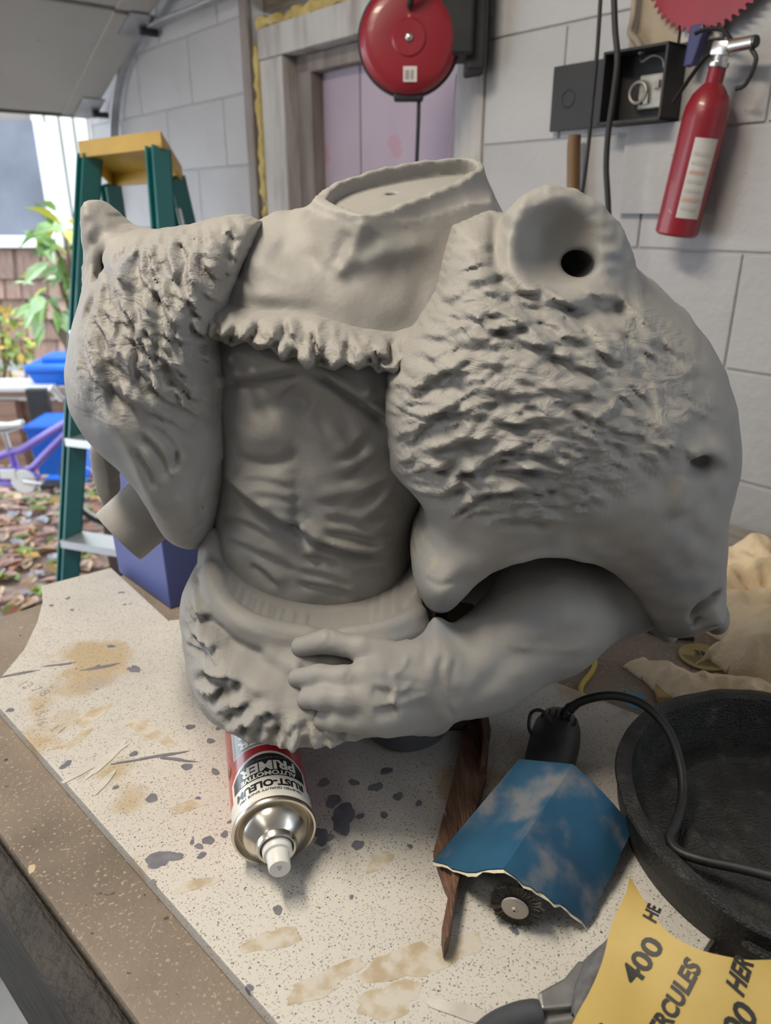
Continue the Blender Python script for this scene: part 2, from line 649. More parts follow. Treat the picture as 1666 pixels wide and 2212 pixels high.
# ------------------------------------------------------------------ the statue
def statue_material():
    m = mat('grey_primer', (.36, .345, .32), .62,
            ramp=[(.25, (.265, .257, .245)), (.55, (.305, .293, .272)), (.8, (.33, .313, .283))], scale=9, detail=8,
            spots=[(26, .68, .82, (.42, .36, .26), 'noise'), (14, .58, .80, (.245, .255, .28), 'noise')],
            bump=.35, bscale=160, bdist=.0012)
    nt = m.node_tree
    N, L = nt.nodes, nt.links
    b0 = next(n for n in N if n.type == 'BUMP')
    at = N.new('ShaderNodeAttribute'); at.attribute_name = 'fur'
    tc = N.new('ShaderNodeTexCoord')
    n = N.new('ShaderNodeTexNoise')
    n.inputs['Scale'].default_value = 52; n.inputs['Detail'].default_value = 5; n.inputs['Distortion'].default_value = .9
    mp = N.new('ShaderNodeMapping'); mp.inputs['Rotation'].default_value = (0, .6, 0); mp.inputs['Scale'].default_value = (.8, 1, 1.6)
    L.new(tc.outputs['Object'], mp.inputs['Vector']); L.new(mp.outputs[0], n.inputs['Vector'])
    mu = N.new('ShaderNodeMath'); mu.operation = 'MULTIPLY'
    L.new(n.outputs['Fac'], mu.inputs[0]); L.new(at.outputs['Fac'], mu.inputs[1])
    b1 = N.new('ShaderNodeBump'); b1.inputs['Strength'].default_value = .8; b1.inputs['Distance'].default_value = .006
    L.new(mu.outputs[0], b1.inputs['Height']); L.new(b1.outputs[0], b0.inputs['Normal'])
    return m


PRIMER = statue_material()
statue = empty('torso_statue', (.02, .70, BOARD))
tag(statue, 'grey primed headless torso statue with a bear head on each shoulder', 'statue')
SINV = Matrix.Translation((-.02, -.70, -BOARD))


def statue_part(fld, f, name, label=None, parent=None):
    o = fld.mesh(f, name, PRIMER, statue)
    o.matrix_parent_inverse = SINV
    if label: o['label'] = label
    return o


# ---- torso with the cut neck
T = Field((-.21, .17), (.53, .93), (.90, 1.50))
TO = [(520, 500, .74), (600, 456, .77), (680, 448, .77), (760, 480, .76), (900, 470, .76), (1000, 440, .76), (1050, 435, .76), (1085, 470, .76), (1120, 600, .76), (1060, 760, .74), (1000, 900, .73),
      (925, 1040, .72), (898, 1100, .71), (890, 1200, .70), (900, 1320, .70), (900, 1390, .70), (470, 1390, .70), (446, 1300, .70), (458, 1180, .70), (452, 1110, .70),
      (474, 1020, .71), (462, 950, .72), (440, 850, .73), (425, 700, .74), (450, 580, .74)]
shT = T.shape(TO, .125, .12, .9)
# pectorals, sternum, ribs
T.blob(570, 770, 110, 48, .010, 3)
T.blob(765, 815, 95, 52, .014, -28)
T.stroke([(478, 828), (535, 826), (600, 812), (668, 800)], -.0075, .0045, asym=.5)
T.stroke([(672, 798), (735, 840), (800, 888), (850, 925)], -.010, .0042, asym=.6)
T.blob(798, 836, 11, 12, .009)
T.blob(802, 862, 18, 9, -.006)
T.blob(499, 768, 7, 9, .005)
T.stroke([(655, 815), (640, 880), (648, 960), (652, 1050), (655, 1120), (640, 1190), (622, 1280)], -.0045, .010)
T.stroke([(620, 835), (640, 860), (672, 880)], -.006, .008)
T.stroke([(540, 890), (585, 880), (630, 858)], -.004, .006)
T.stroke([(672, 870), (710, 900), (760, 940), (790, 980)], -.004, .010)
T.blob(560, 930, 60, 40, .005)
T.blob(570, 1060, 80, 40, .007, -20)
T.blob(730, 930, 60, 35, .005, -25)
T.stroke([(505, 985), (560, 1005), (610, 998), (645, 975)], -.0055, .006)
for a, b, c, d, e in ((755, 958, 40, 12, .006), (760, 1000, 46, 13, .006), (790, 1050, 46, 12, .0065), (812, 1092, 40, 11, .006), (830, 1130, 36, 10, .005), (720, 1060, 40, 14, .004)):
    T.blob(a, b, c * .8, d * 1.2, e * .8, 24 + 14 * math.sin(a))
    T.blob(a + 6, b + 22, c * .8, 9, -e * .6, 24 + 14 * math.sin(b))
# belly folds
T.stroke([(474, 1022), (515, 1062), (575, 1108), (640, 1150), (700, 1185), (790, 1205), (850, 1190)], -.009, .0048, asym=.7)
T.stroke([(478, 1000), (530, 1046), (590, 1088), (650, 1130)], .005, .009)
T.stroke([(640, 1135), (655, 1160), (690, 1195)], .007, .007)
for k, (a, b) in enumerate([((520, 1030), (640, 1060)), ((540, 1060), (645, 1090)), ((570, 1085), (650, 1115)), ((470, 1110), (600, 1170)), ((480, 1160), (620, 1235)), ((650, 1205), (740, 1225)), ((640, 1235), (760, 1265)),
                          ((640, 1262), (770, 1290)), ((560, 1190), (640, 1240)), ((690, 1150), (830, 1180)), ((700, 1120), (800, 1140)), ((540, 1220), (600, 1270)), ((760, 1240), (850, 1230))]):
    T.stroke([a, ((a[0] + b[0]) / 2, (a[1] + b[1]) / 2 - 4), b], (-.0038 if k % 2 else -.0028), .004, asym=.6)
T.blob(640, 1110, 10, 60, -.004)
T.mottle(.0009, .035, 4)
ft = T.body(shT)

# neck: a hollow stub cut on a plane that tips towards the viewer
rim_px = [(693, 432, .70), (708, 402, .725), (745, 386, .75), (805, 376, .77), (880, 364, .785), (945, 349, .79), (1018, 341, .785), (1040, 362, .755),
          (985, 392, .715), (900, 430, .685), (850, 458, .67), (783, 477, .66), (735, 462, .675)]
RP = np.array([tuple(atY(*p)) for p in rim_px])
RC = RP.mean(0)
_, _, vt = np.linalg.svd(RP - RC)
nrm = vt[2] if vt[2][2] > 0 else -vt[2]
ea = np.array([1, 0, 0]) - nrm * nrm[0]; ea /= np.linalg.norm(ea)
eb = np.cross(nrm, ea)
RA = [(float((p - RC) @ ea), float((p - RC) @ eb)) for p in RP]
gx, gy, gz = T.X - RC[0], T.Y - RC[1], T.Z - RC[2]
A3 = (gx * ea[0] + gy * ea[1] + gz * ea[2]).astype(np.float32)
B3 = (gx * eb[0] + gy * eb[1] + gz * eb[2]).astype(np.float32)
C3 = (gx * nrm[0] + gy * nrm[1] + gz * nrm[2]).astype(np.float32)


def poly3(P, A, B):
    d = np.full(A.shape, 1e9, np.float32); ins = np.zeros(A.shape, bool)
    for i in range(len(P)):
        ax, az = P[i]; bx, bz = P[(i + 1) % len(P)]
        ex, ez = bx - ax, bz - az
        wx, wz = A - np.float32(ax), B - np.float32(az)
        t = np.clip((wx * ex + wz * ez) / (ex * ex + ez * ez), 0, 1)
        d = np.minimum(d, (wx - ex * t) ** 2 + (wz - ez * t) ** 2)
        ins ^= ((az > B) != (bz > B)) & (A < ex * (B - az) / (ez if abs(ez) > 1e-9 else 1e-9) + ax)
    d = np.sqrt(d)
    return np.where(ins, -d, d)


RS = [(v.x, v.y) for v in bez([Vector((a, b, 0)) for a, b in RA + RA[:1]], 3)[:-1]]
dn = poly3(RS, A3, B3)
wob = .0008 * np.sin(A3 * 110) * np.sin(B3 * 90 + 1) + .0005 * np.sin(A3 * 260 + B3 * 210)
flare = np.clip(-C3, 0, .09)
neck = np.maximum(dn - .30 * flare ** 1.25 - .002, np.maximum(C3 - .001 - wob, -C3 - .12))
ft = smin(ft, neck, .035)
ft = np.maximum(ft, np.where(dn < .03, C3 - .002 - wob, -1))
T.bump[:] = 0
T.front_of(ft)
# collar bones, neck tendons, hollow of the chest
T.stroke([(728, 582), (790, 556), (860, 538), (950, 522)], .008, .009)
T.stroke([(735, 600), (800, 580), (870, 570)], -.005, .010)
T.stroke([(705, 592), (640, 600), (570, 565), (510, 545)], .007, .011)
T.stroke([(700, 566), (640, 562), (590, 530)], -.006, .010)
T.stroke([(785, 486), (768, 520), (738, 582)], .0075, .0055, taper=False)
T.stroke([(755, 500), (745, 535), (728, 575)], -.006, .006)
T.stroke([(812, 500), (800, 530), (770, 560)], -.006, .008)
T.stroke([(700, 450), (704, 515), (720, 580)], .005, .010)
T.blob(860, 600, 60, 30, -.006, 20)
T.blob(905, 640, 30, 46, -.006)
T.blob(600, 640, 90, 22, .004)
T.blob(770, 650, 70, 40, .005)
T.stroke([(545, 515), (520, 560), (512, 610)], -.006, .006)
T.stroke([(470, 640), (560, 660), (640, 668), (690, 672)], -.003, .006)
T.blob(873, 487, 14, 11, -.0025, 50)
T.blob(873, 487, 8, 6, .004, 50)
T.mottle(.0003, .03, 6)
ft = ft - .30 * T.bump[:, None, :] * (T.Y < .77)
cup = np.maximum(dn + .0042, -(C3 + .010 + .006 * np.clip(B3 * 10, -1, 1)))
ft = np.maximum(ft, -cup)
rr0 = ray(846, 420)
tt0 = float(((RC - nrm * .012) - np.array([0, 0, CAMZ])) @ nrm / (rr0 @ nrm))
ho = np.array([0, 0, CAMZ]) + rr0 * tt0
hx = float((np.array(ho) - RC) @ ea); hy = float((np.array(ho) - RC) @ eb)
ft = np.maximum(ft, -np.maximum(np.sqrt((A3 - hx) ** 2 + (B3 - hy) ** 2) - .0048, -(C3 + .05)))
lat = T.capsule(tuple(atY(930, 960, .77)), tuple(atY(940, 1300, .75)), .045, .05)
ft = smin(ft, lat, .02)
statue_part(T, ft, 'torso', 'bare chest and belly with a hollow cut neck')

# ---- fur trim lying across the chest
band = [(440, 655), (470, 652), (530, 664), (610, 674), (690, 680), (770, 704), (850, 716), (900, 700), (925, 730), (905, 790), (860, 815), (838, 800), (815, 806), (800, 786), (775, 798), (750, 783),
        (722, 800), (690, 788), (668, 800), (640, 768), (612, 778), (590, 748), (560, 756), (535, 736), (505, 748), (478, 732), (440, 742)]
bw = [T.hit(p[0], p[1]) for p in band]
bd = T.poly([(w.x, w.z) for w in bw])
T.bump[:] = 0
lower = [(450, 690), (560, 700), (680, 715), (780, 735), (900, 735), (905, 790), (838, 800), (775, 796), (690, 790), (590, 752), (480, 735)]
T.fur(lower, 90, lambda x, y: 262 + 25 * math.sin(x * .02), .011, .0050, .0040, 3, locks=.8)
T.fur(band, 140, lambda x, y: 285 - 25 * math.sin(x * .03), .007, .0030, .0018, 5)
prof = .011 * np.clip(bd / .010, 0, 1) ** .5 + np.clip(T.bump, -.005, .007) * np.clip(bd / .006, 0, 1)
fb = np.maximum(np.maximum(ft - prof[:, None, :], -bd[:, None, :] * .8), T.Y - .72)
statue_part(T, fb.astype(np.float32), 'fur_trim', 'sculpted fur strip across the chest')
del ft, fb, neck, dn, A3, B3, C3, cup, wob, flare

# ---- bear head on the right of the picture
Bf = Field((.0, .34), (.47, .88), (.96, 1.47))
BO = [(905, 705, .64), (950, 640, .645), (968, 560, .66), (985, 490, .69), (1060, 455, .73), (1160, 470, .74), (1280, 520, .74), (1375, 582, .72), (1420, 618, .71), (1475, 668, .70), (1522, 732, .69),
      (1558, 800, .68), (1577, 870, .67), (1586, 950, .66), (1584, 1000, .655), (1570, 1036, .65), (1562, 1100, .64), (1563, 1190, .635), (1566, 1255, .63), (1572, 1290, .63), (1574, 1325, .63), (1562, 1352, .63),
      (1535, 1362, .63), (1510, 1360, .63), (1485, 1380, .63), (1455, 1388, .63), (1432, 1378, .635), (1400, 1330, .64), (1372, 1285, .64), (1325, 1226, .64), (1258, 1186, .64), (1180, 1163, .64), (1130, 1170, .63), (1086, 1205, .62), (1040, 1250, .61),
      (1010, 1297, .605), (985, 1336, .60), (952, 1346, .60), (918, 1328, .60), (897, 1278, .605), (889, 1232, .61), (896, 1190, .62), (912, 1150, .63), (920, 1112, .64), (913, 1078, .645), (885, 1050, .645),
      (845, 1022, .64), (838, 960, .64), (831, 900, .64), (832, 840, .64), (842, 790, .64), (872, 742, .64)]
furR = [(850, 800), (960, 620), (1000, 500), (1090, 610), (1360, 640), (1490, 770), (1540, 900), (1430, 980), (1250, 1120), (1050, 1130), (940, 1100), (850, 1000)]


def angR(x, y):
    return 212 + max(-70, (x - 850) / 600 * -75) + (y - 850) * .04


def fadeR(x, y):
    return max(.22, min(1, 1.25 - max(0, x - 1150) / 450 - max(0, y - 950) / 330 - max(0, 700 - y) / 300))


shB = Bf.shape(BO, .135, .13, .72, .945)
Bf.fur(furR, 260, angR, .014, .0040, .0030, 11, fadeR)
Bf.fur(furR, 560, angR, .0075, .0026, .0020, 12, fadeR)
for a in ([(930, 1000), (985, 960), (1040, 935)], [(935, 1045), (1000, 985), (1060, 965)], [(950, 1085), (1020, 1030), (1090, 1005)], [(985, 1110), (1060, 1075), (1130, 1060)], [(890, 950), (950, 905), (1010, 880)],
          [(1010, 1120), (1100, 1100), (1180, 1110)], [(880, 870), (950, 830), (1010, 820)], [(1160, 690), (1190, 705), (1210, 720)], [(1060, 1130), (1130, 1128), (1200, 1140)]):
    Bf.stroke(a, -.0065, .0048, asym=.9)
# eye socket, brow, cheek, lip line, jaw knob
Bf.blob(1515, 1005, 26, 20, -.014, -20)
Bf.blob(1508, 1004, 10, 8, -.008)
Bf.stroke([(1480, 990), (1505, 968), (1550, 975), (1578, 1000)], .010, .009)
Bf.blob(1440, 930, 60, 60, .010)
Bf.stroke([(1480, 1010), (1465, 1060), (1480, 1110)], .007, .012)
Bf.stroke([(1060, 1250), (1120, 1205), (1185, 1195), (1270, 1215), (1340, 1258), (1395, 1318), (1420, 1360)], .009, .007)
Bf.stroke([(1180, 1140), (1290, 1165), (1380, 1215), (1440, 1290)], -.005, .012)
Bf.blob(950, 1260, 42, 60, .012, -10)
Bf.blob(1000, 1180, 40, 60, -.006, -30)
Bf.stroke([(915, 1240), (945, 1250), (990, 1248)], -.0022, .0022)
Bf.blob(1250, 880, 150, 150, .014)
Bf.stroke([(1500, 1345), (1520, 1310), (1560, 1275)], -.011, .0045)
Bf.blob(1545, 1330, 26, 26, .012)
Bf.blob(1512, 1345, 8, 14, -.012, -30)
Bf.blob(1360, 640, 14, 40, -.006)
Bf.stroke([(1075, 470), (1074, 540), (1086, 606), (1140, 655), (1240, 676), (1345, 668)], -.014, .0065, taper=False)
Bf.stroke([(930, 1090), (925, 1130), (905, 1180)], .004, .006)
Bf.mottle(.0011, .03, 8)
fb = Bf.body(shB)
# arm tunnel through the open mouth, hollowed from behind
m1 = atY(1190, 1240, .70)
fb = smax(fb, -Bf.ellipsoid((m1.x + .01, .74, m1.z - .03), (.12, .115, .075)), .012)
# roof and far cheek of the open mouth
keep = Bf.bump.copy(); Bf.bump[:] = 0
fb = smin(fb, Bf.puff([(925, 1110, .74), (1050, 1060, .76), (1200, 1040, .77), (1380, 1150, .76), (1395, 1240, .75), (1330, 1275, .75), (1180, 1290, .75), (1060, 1345, .73), (985, 1365, .72), (935, 1330, .71)], .02, .03, power=.4), .015)
Bf.bump[:] = keep
# ear
EO = [(1084, 610, 0.611), (1086, 530, 0.616), (1096, 462, 0.626), (1130, 422, 0.636), (1172, 402, 0.641), (1228, 407, 0.646), (1282, 438, 0.646), (1325, 482, 0.646), (1350, 535, 0.641), (1368, 595, 0.636), (1374, 660, 0.626), (1300, 690, 0.616), (1180, 680, 0.606), (1110, 660, 0.606)]
keep = Bf.bump.copy(); Bf.bump[:] = 0
Bf.mottle(.0016, .02, 5)
fe = Bf.puff(EO, .036, .035, power=.55)
Bf.bump[:] = keep
c1 = atY(1212, 520, .60); c2 = atY(1236, 580, .625)
cupR = smin(Bf.ellipsoid((c1.x, .578, c1.z), (.037, .048, .034)), Bf.ellipsoid((c2.x + .004, .645, c2.z + .003), (.0135, .05, .0115)), .008)
fb = smin(fb, fe, .009)
fb = smax(fb, -cupR, .008)
fb = smin(fb, smin(Bf.capsule(tuple(atY(1385, 1285, .685)), tuple(atY(1412, 1335, .68)), .010, .012), Bf.capsule(tuple(atY(1412, 1335, .68)), tuple(atY(1445, 1368, .66)), .012, .010), .01), .008)
eh = Bf.hit(1500, 1003)
fb = smax(fb, -Bf.capsule((eh.x - .003, eh.y - .012, eh.z), (eh.x + .010, eh.y + .012, eh.z + .001), .006, .005), .004)
npd = atY(1543, 1328, .605)
fb = smin(fb, Bf.ellipsoid((npd.x, npd.y, npd.z), (.011, .022, .017)), .003)
bearR = statue_part(Bf, fb, 'bear_head', 'large bear head with an open mouth and round hollow ear')
del fb, fe, cupR

# ---- bear head on the left of the picture
Lf = Field((-.30, -.09), (.52, .90), (1.02, 1.47))
LO = [(310, 500, .74), (400, 487, .75), (460, 470, .75), (515, 462, .74), (545, 480, .70), (515, 560, .67), (480, 640, .655), (458, 700, .65), (460, 765, .65), (474, 830, .65), (474, 930, .65), (479, 1010, .655), (471, 1085, .66), (460, 1135, .66),
      (446, 1184, .66), (420, 1202, .66), (390, 1203, .66), (352, 1178, .66), (325, 1122, .67), (302, 1060, .68), (282, 1030, .68), (262, 1000, .69), (236, 978, .70), (212, 962, .71), (186, 916, .72), (160, 893, .72), (151, 830, .73), (154, 750, .73), (168, 685, .73), (188, 610, .735), (205, 540, .735), (240, 505, .74)]
furL = [(215, 600), (250, 540), (330, 505), (520, 475), (490, 600), (450, 720), (460, 920), (400, 900), (330, 900), (220, 900), (165, 860), (165, 740)]


def angL(x, y):
    return 300 + (x - 330) * .06


def fadeL(x, y):
    return max(.12, min(1, 1.1 - max(0, y - (780 if x < 380 else 880)) / 160 - max(0, 280 - x) / 160))


shL = Lf.shape(LO, .115, .12, .75, .94)
Lf.fur(furL, 260, angL, .013, .0038, .0034, 21, fadeL)
Lf.fur(furL, 300, angL, .008, .0026, .0025, 22, fadeL)
for a in ([(240, 640), (275, 690), (300, 740)], [(300, 600), (340, 660), (362, 715)], [(215, 720), (250, 780), (300, 830)], [(360, 560), (395, 620), (412, 670)], [(330, 690), (375, 750), (395, 800)], [(260, 760), (310, 820), (360, 860)], [(400, 680), (428, 740), (440, 800)], [(190, 800), (240, 850), (300, 890)]):
    Lf.stroke(a, -.0036, .0035, asym=.9)
for a in ([(300, 930), (345, 985), (365, 1040)], [(318, 915), (365, 965), (385, 1020)], [(295, 960), (325, 1010), (345, 1050)], [(330, 895), (380, 940), (400, 975)], [(230, 830), (300, 880), (350, 915)], [(280, 720), (330, 770), (360, 820)], [(350, 770), (390, 830), (410, 870)], [(420, 740), (440, 790), (455, 860)]):
    Lf.stroke(a, -.0052, .0042, asym=.9)
Lf.stroke([(200, 900), (260, 920), (300, 985), (330, 1060), (360, 1130)], .010, .012)
Lf.stroke([(340, 885), (400, 900), (455, 950)], -.010, .014)
Lf.blob(420, 960, 40, 60, -.010)
Lf.blob(355, 905, 10, 10, .006)
Lf.blob(400, 1090, 50, 70, .008)
for a in ([(440, 1020), (430, 1070), (440, 1110)], [(425, 920), (410, 940), (415, 960)], [(380, 975), (375, 1000), (384, 1010)], [(400, 1150), (430, 1135), (450, 1120)], [(448, 1080), (432, 1100), (440, 1130)]):
    Lf.stroke(a, -.0045, .0022)
Lf.stroke([(505, 490), (492, 560), (470, 640)], -.009, .004)
Lf.blob(466, 742, 18, 8, -.012); Lf.blob(470, 850, 6, 40, -.010)
Lf.blob(210, 780, 60, 70, .008)
Lf.mottle(.0011, .03, 9)
fl = Lf.body(shL)
# far lip of the open muzzle
lip = [(203, 935, .72), (238, 950, .72), (250, 1000, .725), (252, 1060, .725), (244, 1108, .72), (226, 1088, .72), (213, 1030, .725), (205, 985, .725)]
keep = Lf.bump.copy(); Lf.bump[:] = 0
fl = smin(fl, Lf.puff(lip, .018, .02, power=.5), .008)
fl = np.minimum(fl, Lf.puff([(222, 930, .84), (330, 940, .84), (345, 1090, .83), (245, 1095, .83)], .012, .012, power=.4))
LE = [(186, 610, .70), (190, 540, .70), (181, 490, .70), (180, 450, .70), (192, 432, .705), (212, 432, .71), (245, 452, .72), (280, 482, .735), (330, 505, .74), (320, 560, .735), (260, 620, .72), (220, 650, .70)]
Lf.mottle(.0012, .02, 6)
fe = Lf.puff(LE, .036, .035, power=.6)
fl = smin(fl, fe, .014)
Lf.bump[:] = keep
q0, q1 = atY(204, 500, .68), atY(232, 588, .675)
slot = None
for dy in (-.085, -.065, -.045, -.025, -.008, .01, .024):
    c = Lf.capsule((q0.x, q0.y + dy, q0.z), (q1.x, q1.y + dy, q1.z), .0042, .0078)
    slot = c if slot is None else smin(slot, c, .01)
fl = smax(fl, -slot, .004)
statue_part(Lf, fl, 'bear_head', 'smaller bear head seen from the front with a narrow ear')
del fl, fe, slot

# ---- arm stub poking from that bear's mouth
a0, a1 = atY(256, 1160, .675), atY(352, 1075, .70)
ax = (a1 - a0).normalized()
M = Matrix.Translation(a0) @ ax.to_track_quat('Z', 'Y').to_matrix().to_4x4()
sb = MB().lathe([(.0265, .004), (.029, .0), (.0305, .0), (.0312, .002), (.0318, .03), (.033, .06), (.033, .085)], 48, M)
st = sb.build('arm_stub', PRIMER, statue, True)
st.matrix_parent_inverse = SINV
st['label'] = 'short cut-off arm end'

# ---- waist cloth with rolled folds and ragged hem
Wf = Field((-.21, .12), (.43, .80), (.93, 1.17))
WO = [(462, 1150, .66), (455, 1188, .66), (430, 1215, .65), (412, 1245, .645), (404, 1300, .63), (410, 1370, .61), (425, 1440, .59), (442, 1500, .57), (475, 1550, .54), (520, 1580, .52), (570, 1600, .508), (640, 1613, .50), (700, 1612, .50), (755, 1604, .50), (800, 1590, .51),
      (870, 1580, .535), (940, 1540, .55), (955, 1450, .58), (940, 1370, .61), (918, 1320, .63), (912, 1240, .65), (905, 1215, .66), (870, 1262, .64), (800, 1292, .625), (700, 1302, .62), (620, 1288, .62), (540, 1250, .63), (490, 1200, .645)]
shW = Wf.shape(WO, .075, .10, .62, .98)
# folds
for a, amp, w in (([(458, 1185), (480, 1250), (540, 1305), (620, 1332), (720, 1345), (820, 1330), (890, 1292)], .012, .010),
                  ([(455, 1200), (470, 1270), (520, 1330), (600, 1362), (720, 1370), (830, 1350), (905, 1315)], -.007, .005),
                  ([(700, 1378), (790, 1372), (880, 1345), (912, 1325)], .006, .005),
                  ([(720, 1395), (800, 1392), (880, 1368), (915, 1348)], -.006, .004),
                  ([(780, 1408), (850, 1398), (910, 1372)], .005, .004),
                  ([(445, 1215), (455, 1310), (500, 1390), (570, 1430), (640, 1440)], -.008, .007),
                  ([(438, 1230), (442, 1320), (470, 1400), (540, 1455), (620, 1480)], .007, .008),
                  ([(500, 1275), (560, 1330), (620, 1350)], .004, .008),
                  ([(560, 1410), (620, 1425), (660, 1415)], .006, .006)):
    Wf.stroke(a, amp * 1.25, w, taper=True)
# ragged fur hem: ridges that run out to the edge
rng = random.Random(4)
hem = [(415, 1240), (404, 1300), (410, 1370), (425, 1440), (442, 1510), (475, 1568), (520, 1600), (570, 1620), (640, 1632), (700, 1628), (755, 1618), (800, 1600)]
HB = bez([Vector((a, b, 0)) for a, b in hem], 5)
for i, p in enumerate(HB):
    q = Vector((640, 1400, 0)) - p
    q.normalize()
    tn = Vector((-q.y, q.x, 0))
    L = rng.uniform(45, 105)
    s0 = p + q * 10
    e0 = p + q * L + tn * rng.uniform(10, 45)
    mid = (s0 + e0) / 2 - tn * rng.uniform(0, 10)
    (Wf.stroke)([(s0.x, s0.y), (mid.x, mid.y), (e0.x, e0.y)], rng.choice([.0042, -.005, .004, -.0045]), rng.uniform(.003, .0052), asym=.5)
hr = [(a, b) for a, b in hem] + [(780, 1560), (690, 1585), (600, 1560), (530, 1520), (490, 1450), (460, 1380), (450, 1300)]
Wf.fur(hr, 60, lambda x, y: math.degrees(math.atan2(-(y - 1380), (x - 640))), .011, .0034, .0026, 31)
for a, b in ((494, 1455), (472, 1500), (560, 1555), (580, 1540), (655, 1600), (512, 1480), (600, 1590)):
    Wf.blob(a, b, 9, 12, -.007)
Wf.mottle(.0013, .03, 14)
fw = Wf.body(shW)
def roll(px, r, src, k, sink=.3):
    global fw
    P = [src.hit(x, y) for x, y in px]
    P = bez([Vector((p.x, p.y - r * (1 - sink), p.z)) for p in P], 3)
    n = len(P) - 1
    for i in range(n):
        e = lambda t: r * (.55 + .45 * min(1, 4 * t * (1 - t) + .35))
        fw = smin(fw, Wf.capsule(P[i], P[i + 1], e(i / n), e((i + 1) / n)), k)
roll([(464, 1150), (466, 1215), (500, 1268), (560, 1308), (640, 1330), (720, 1336), (800, 1326), (860, 1306), (896, 1275)], .0115, T, .010)
Wf.front_of(fw)
roll([(455, 1225), (475, 1300), (540, 1350), (620, 1372), (700, 1378)], .0075, Wf, .012, .8)
roll([(720, 1372), (800, 1366), (870, 1345), (912, 1322)], .007, Wf, .008, .6)
roll([(760, 1396), (830, 1390), (890, 1368), (918, 1350)], .006, Wf, .008, .6)
statue_part(Wf, fw, 'waist_cloth', 'draped cloth with rolled folds and a ragged fur hem')

# ---- forearm and hand resting on the hip
Wf.front_of(fw)
Af = Field((-.10, .27), (.40, .80), (.93, 1.17), .0019)
def AP(x, y, Y): return tuple(atY(x, y, Y))
def on(x, y, lift):
    """a point lift metres in front of the waist cloth"""
    h = Wf.hit(x, y)
    return tuple(atY(x, y, h.y - lift))
yw = Wf.hit(900, 1450).y - .012
elb, mid, fo, wr = AP(1345, 1258, .655), AP(1180, 1335, .60), AP(1045, 1435, yw + .035), AP(945, 1490, yw)
fa = Af.capsule(AP(1250, 1130, .73), elb, .050, .046)
fa = smin(fa, Af.capsule(elb, mid, .042, .049), .03)
fa = smin(fa, Af.capsule(mid, fo, .048, .037), .03)
fa = smin(fa, Af.capsule(fo, wr, .037, .0290), .03)
# back of the hand: a flat pad from wrist to knuckles
kn = [on(812, 1412, .014), on(794, 1462, .017), on(796, 1512, .017), on(812, 1554, .014)]
for k, r in zip(kn, (.0120, .0128, .0128, .0120)):
    fa = smin(fa, Af.capsule((wr[0] - .004, wr[1] + .002, wr[2] + (k[2] - wr[2]) * .5), k, .0185, r), .012)
fa = smin(fa, Af.capsule(AP(935, 1545, yw + .004), tuple(np.array(kn[3]) + np.array([.012, .004, -.004])), .018, .011), .012)
fa = smin(fa, Af.capsule(AP(942, 1352, yw + .035), AP(935, 1440, yw + .006), .007, .020), .025)
def finger(pts, rs, k=.005):
    global fa
    g = None
    P = [on(*p) for p in pts]
    for (p, q, a, b) in zip(P[:-1], P[1:], rs[:-1], rs[1:]):
        c = Af.capsule(p, q, a, b)
        g = c if g is None else smin(g, c, .004)
    fa = smin(fa, g, k)
finger([(850, 1425, .012), (780, 1402, .014), (712, 1385, .013), (650, 1397, .003)], (.0105, .0105, .0100, .0084))
finger([(800, 1462, .015), (745, 1465, .015), (690, 1461, .012), (642, 1466, .002)], (.0108, .0100, .0093, .0082))
finger([(800, 1511, .015), (750, 1513, .015), (700, 1508, .012), (664, 1510, .003)], (.0108, .0100, .0094, .0086))
finger([(815, 1554, .012), (768, 1559, .011), (728, 1556, .008), (697, 1556, .001)], (.0096, .0088, .0080, .0074))
# veins, tendons, knuckle dimples and wrist creases as relief
Af.front_of(fa)
for a, amp, w in (([(800, 1420), (870, 1448), (940, 1470)], .0022, .0035), ([(800, 1466), (870, 1474), (940, 1480)], .0022, .0035), ([(805, 1512), (880, 1502), (940, 1490)], .0020, .0035),
                  ([(842, 1442), (868, 1432), (885, 1398)], .0018, .0018), ([(838, 1446), (858, 1470), (850, 1500), (862, 1520)], .0016, .0018), ([(800, 1520), (840, 1508), (870, 1480), (900, 1462)], .0014, .0018),
                  ([(800, 1488), (850, 1490)], -.0020, .0045), ([(806, 1535), (860, 1528)], -.0020, .0045),
                  ([(962, 1400), (950, 1450), (962, 1520), (985, 1550)], -.0028, .0035), ([(985, 1410), (975, 1470), (985, 1530)], -.0016, .004), ([(940, 1360), (925, 1400), (915, 1440)], -.0014, .004),
                  ([(1010, 1520), (1090, 1440), (1200, 1385), (1290, 1330)], -.0030, .009), ([(1085, 1375), (1150, 1330), (1240, 1300)], .0035, .014), ([(1100, 1390), (1180, 1400), (1280, 1390)], .0018, .004)):
    Af.stroke(a, amp, w)
for x, y in ((712, 1378), (748, 1460), (750, 1508), (765, 1556)):
    Af.stroke([(x, y - 12), (x + 3, y + 10)], -.0010, .0016)
Af.mottle(.0006, .03, 2)
fa = fa - Af.bump[:, None, :]
arm = statue_part(Af, fa, 'arm', 'bare forearm with the hand spread on the hip')
del fa, fw

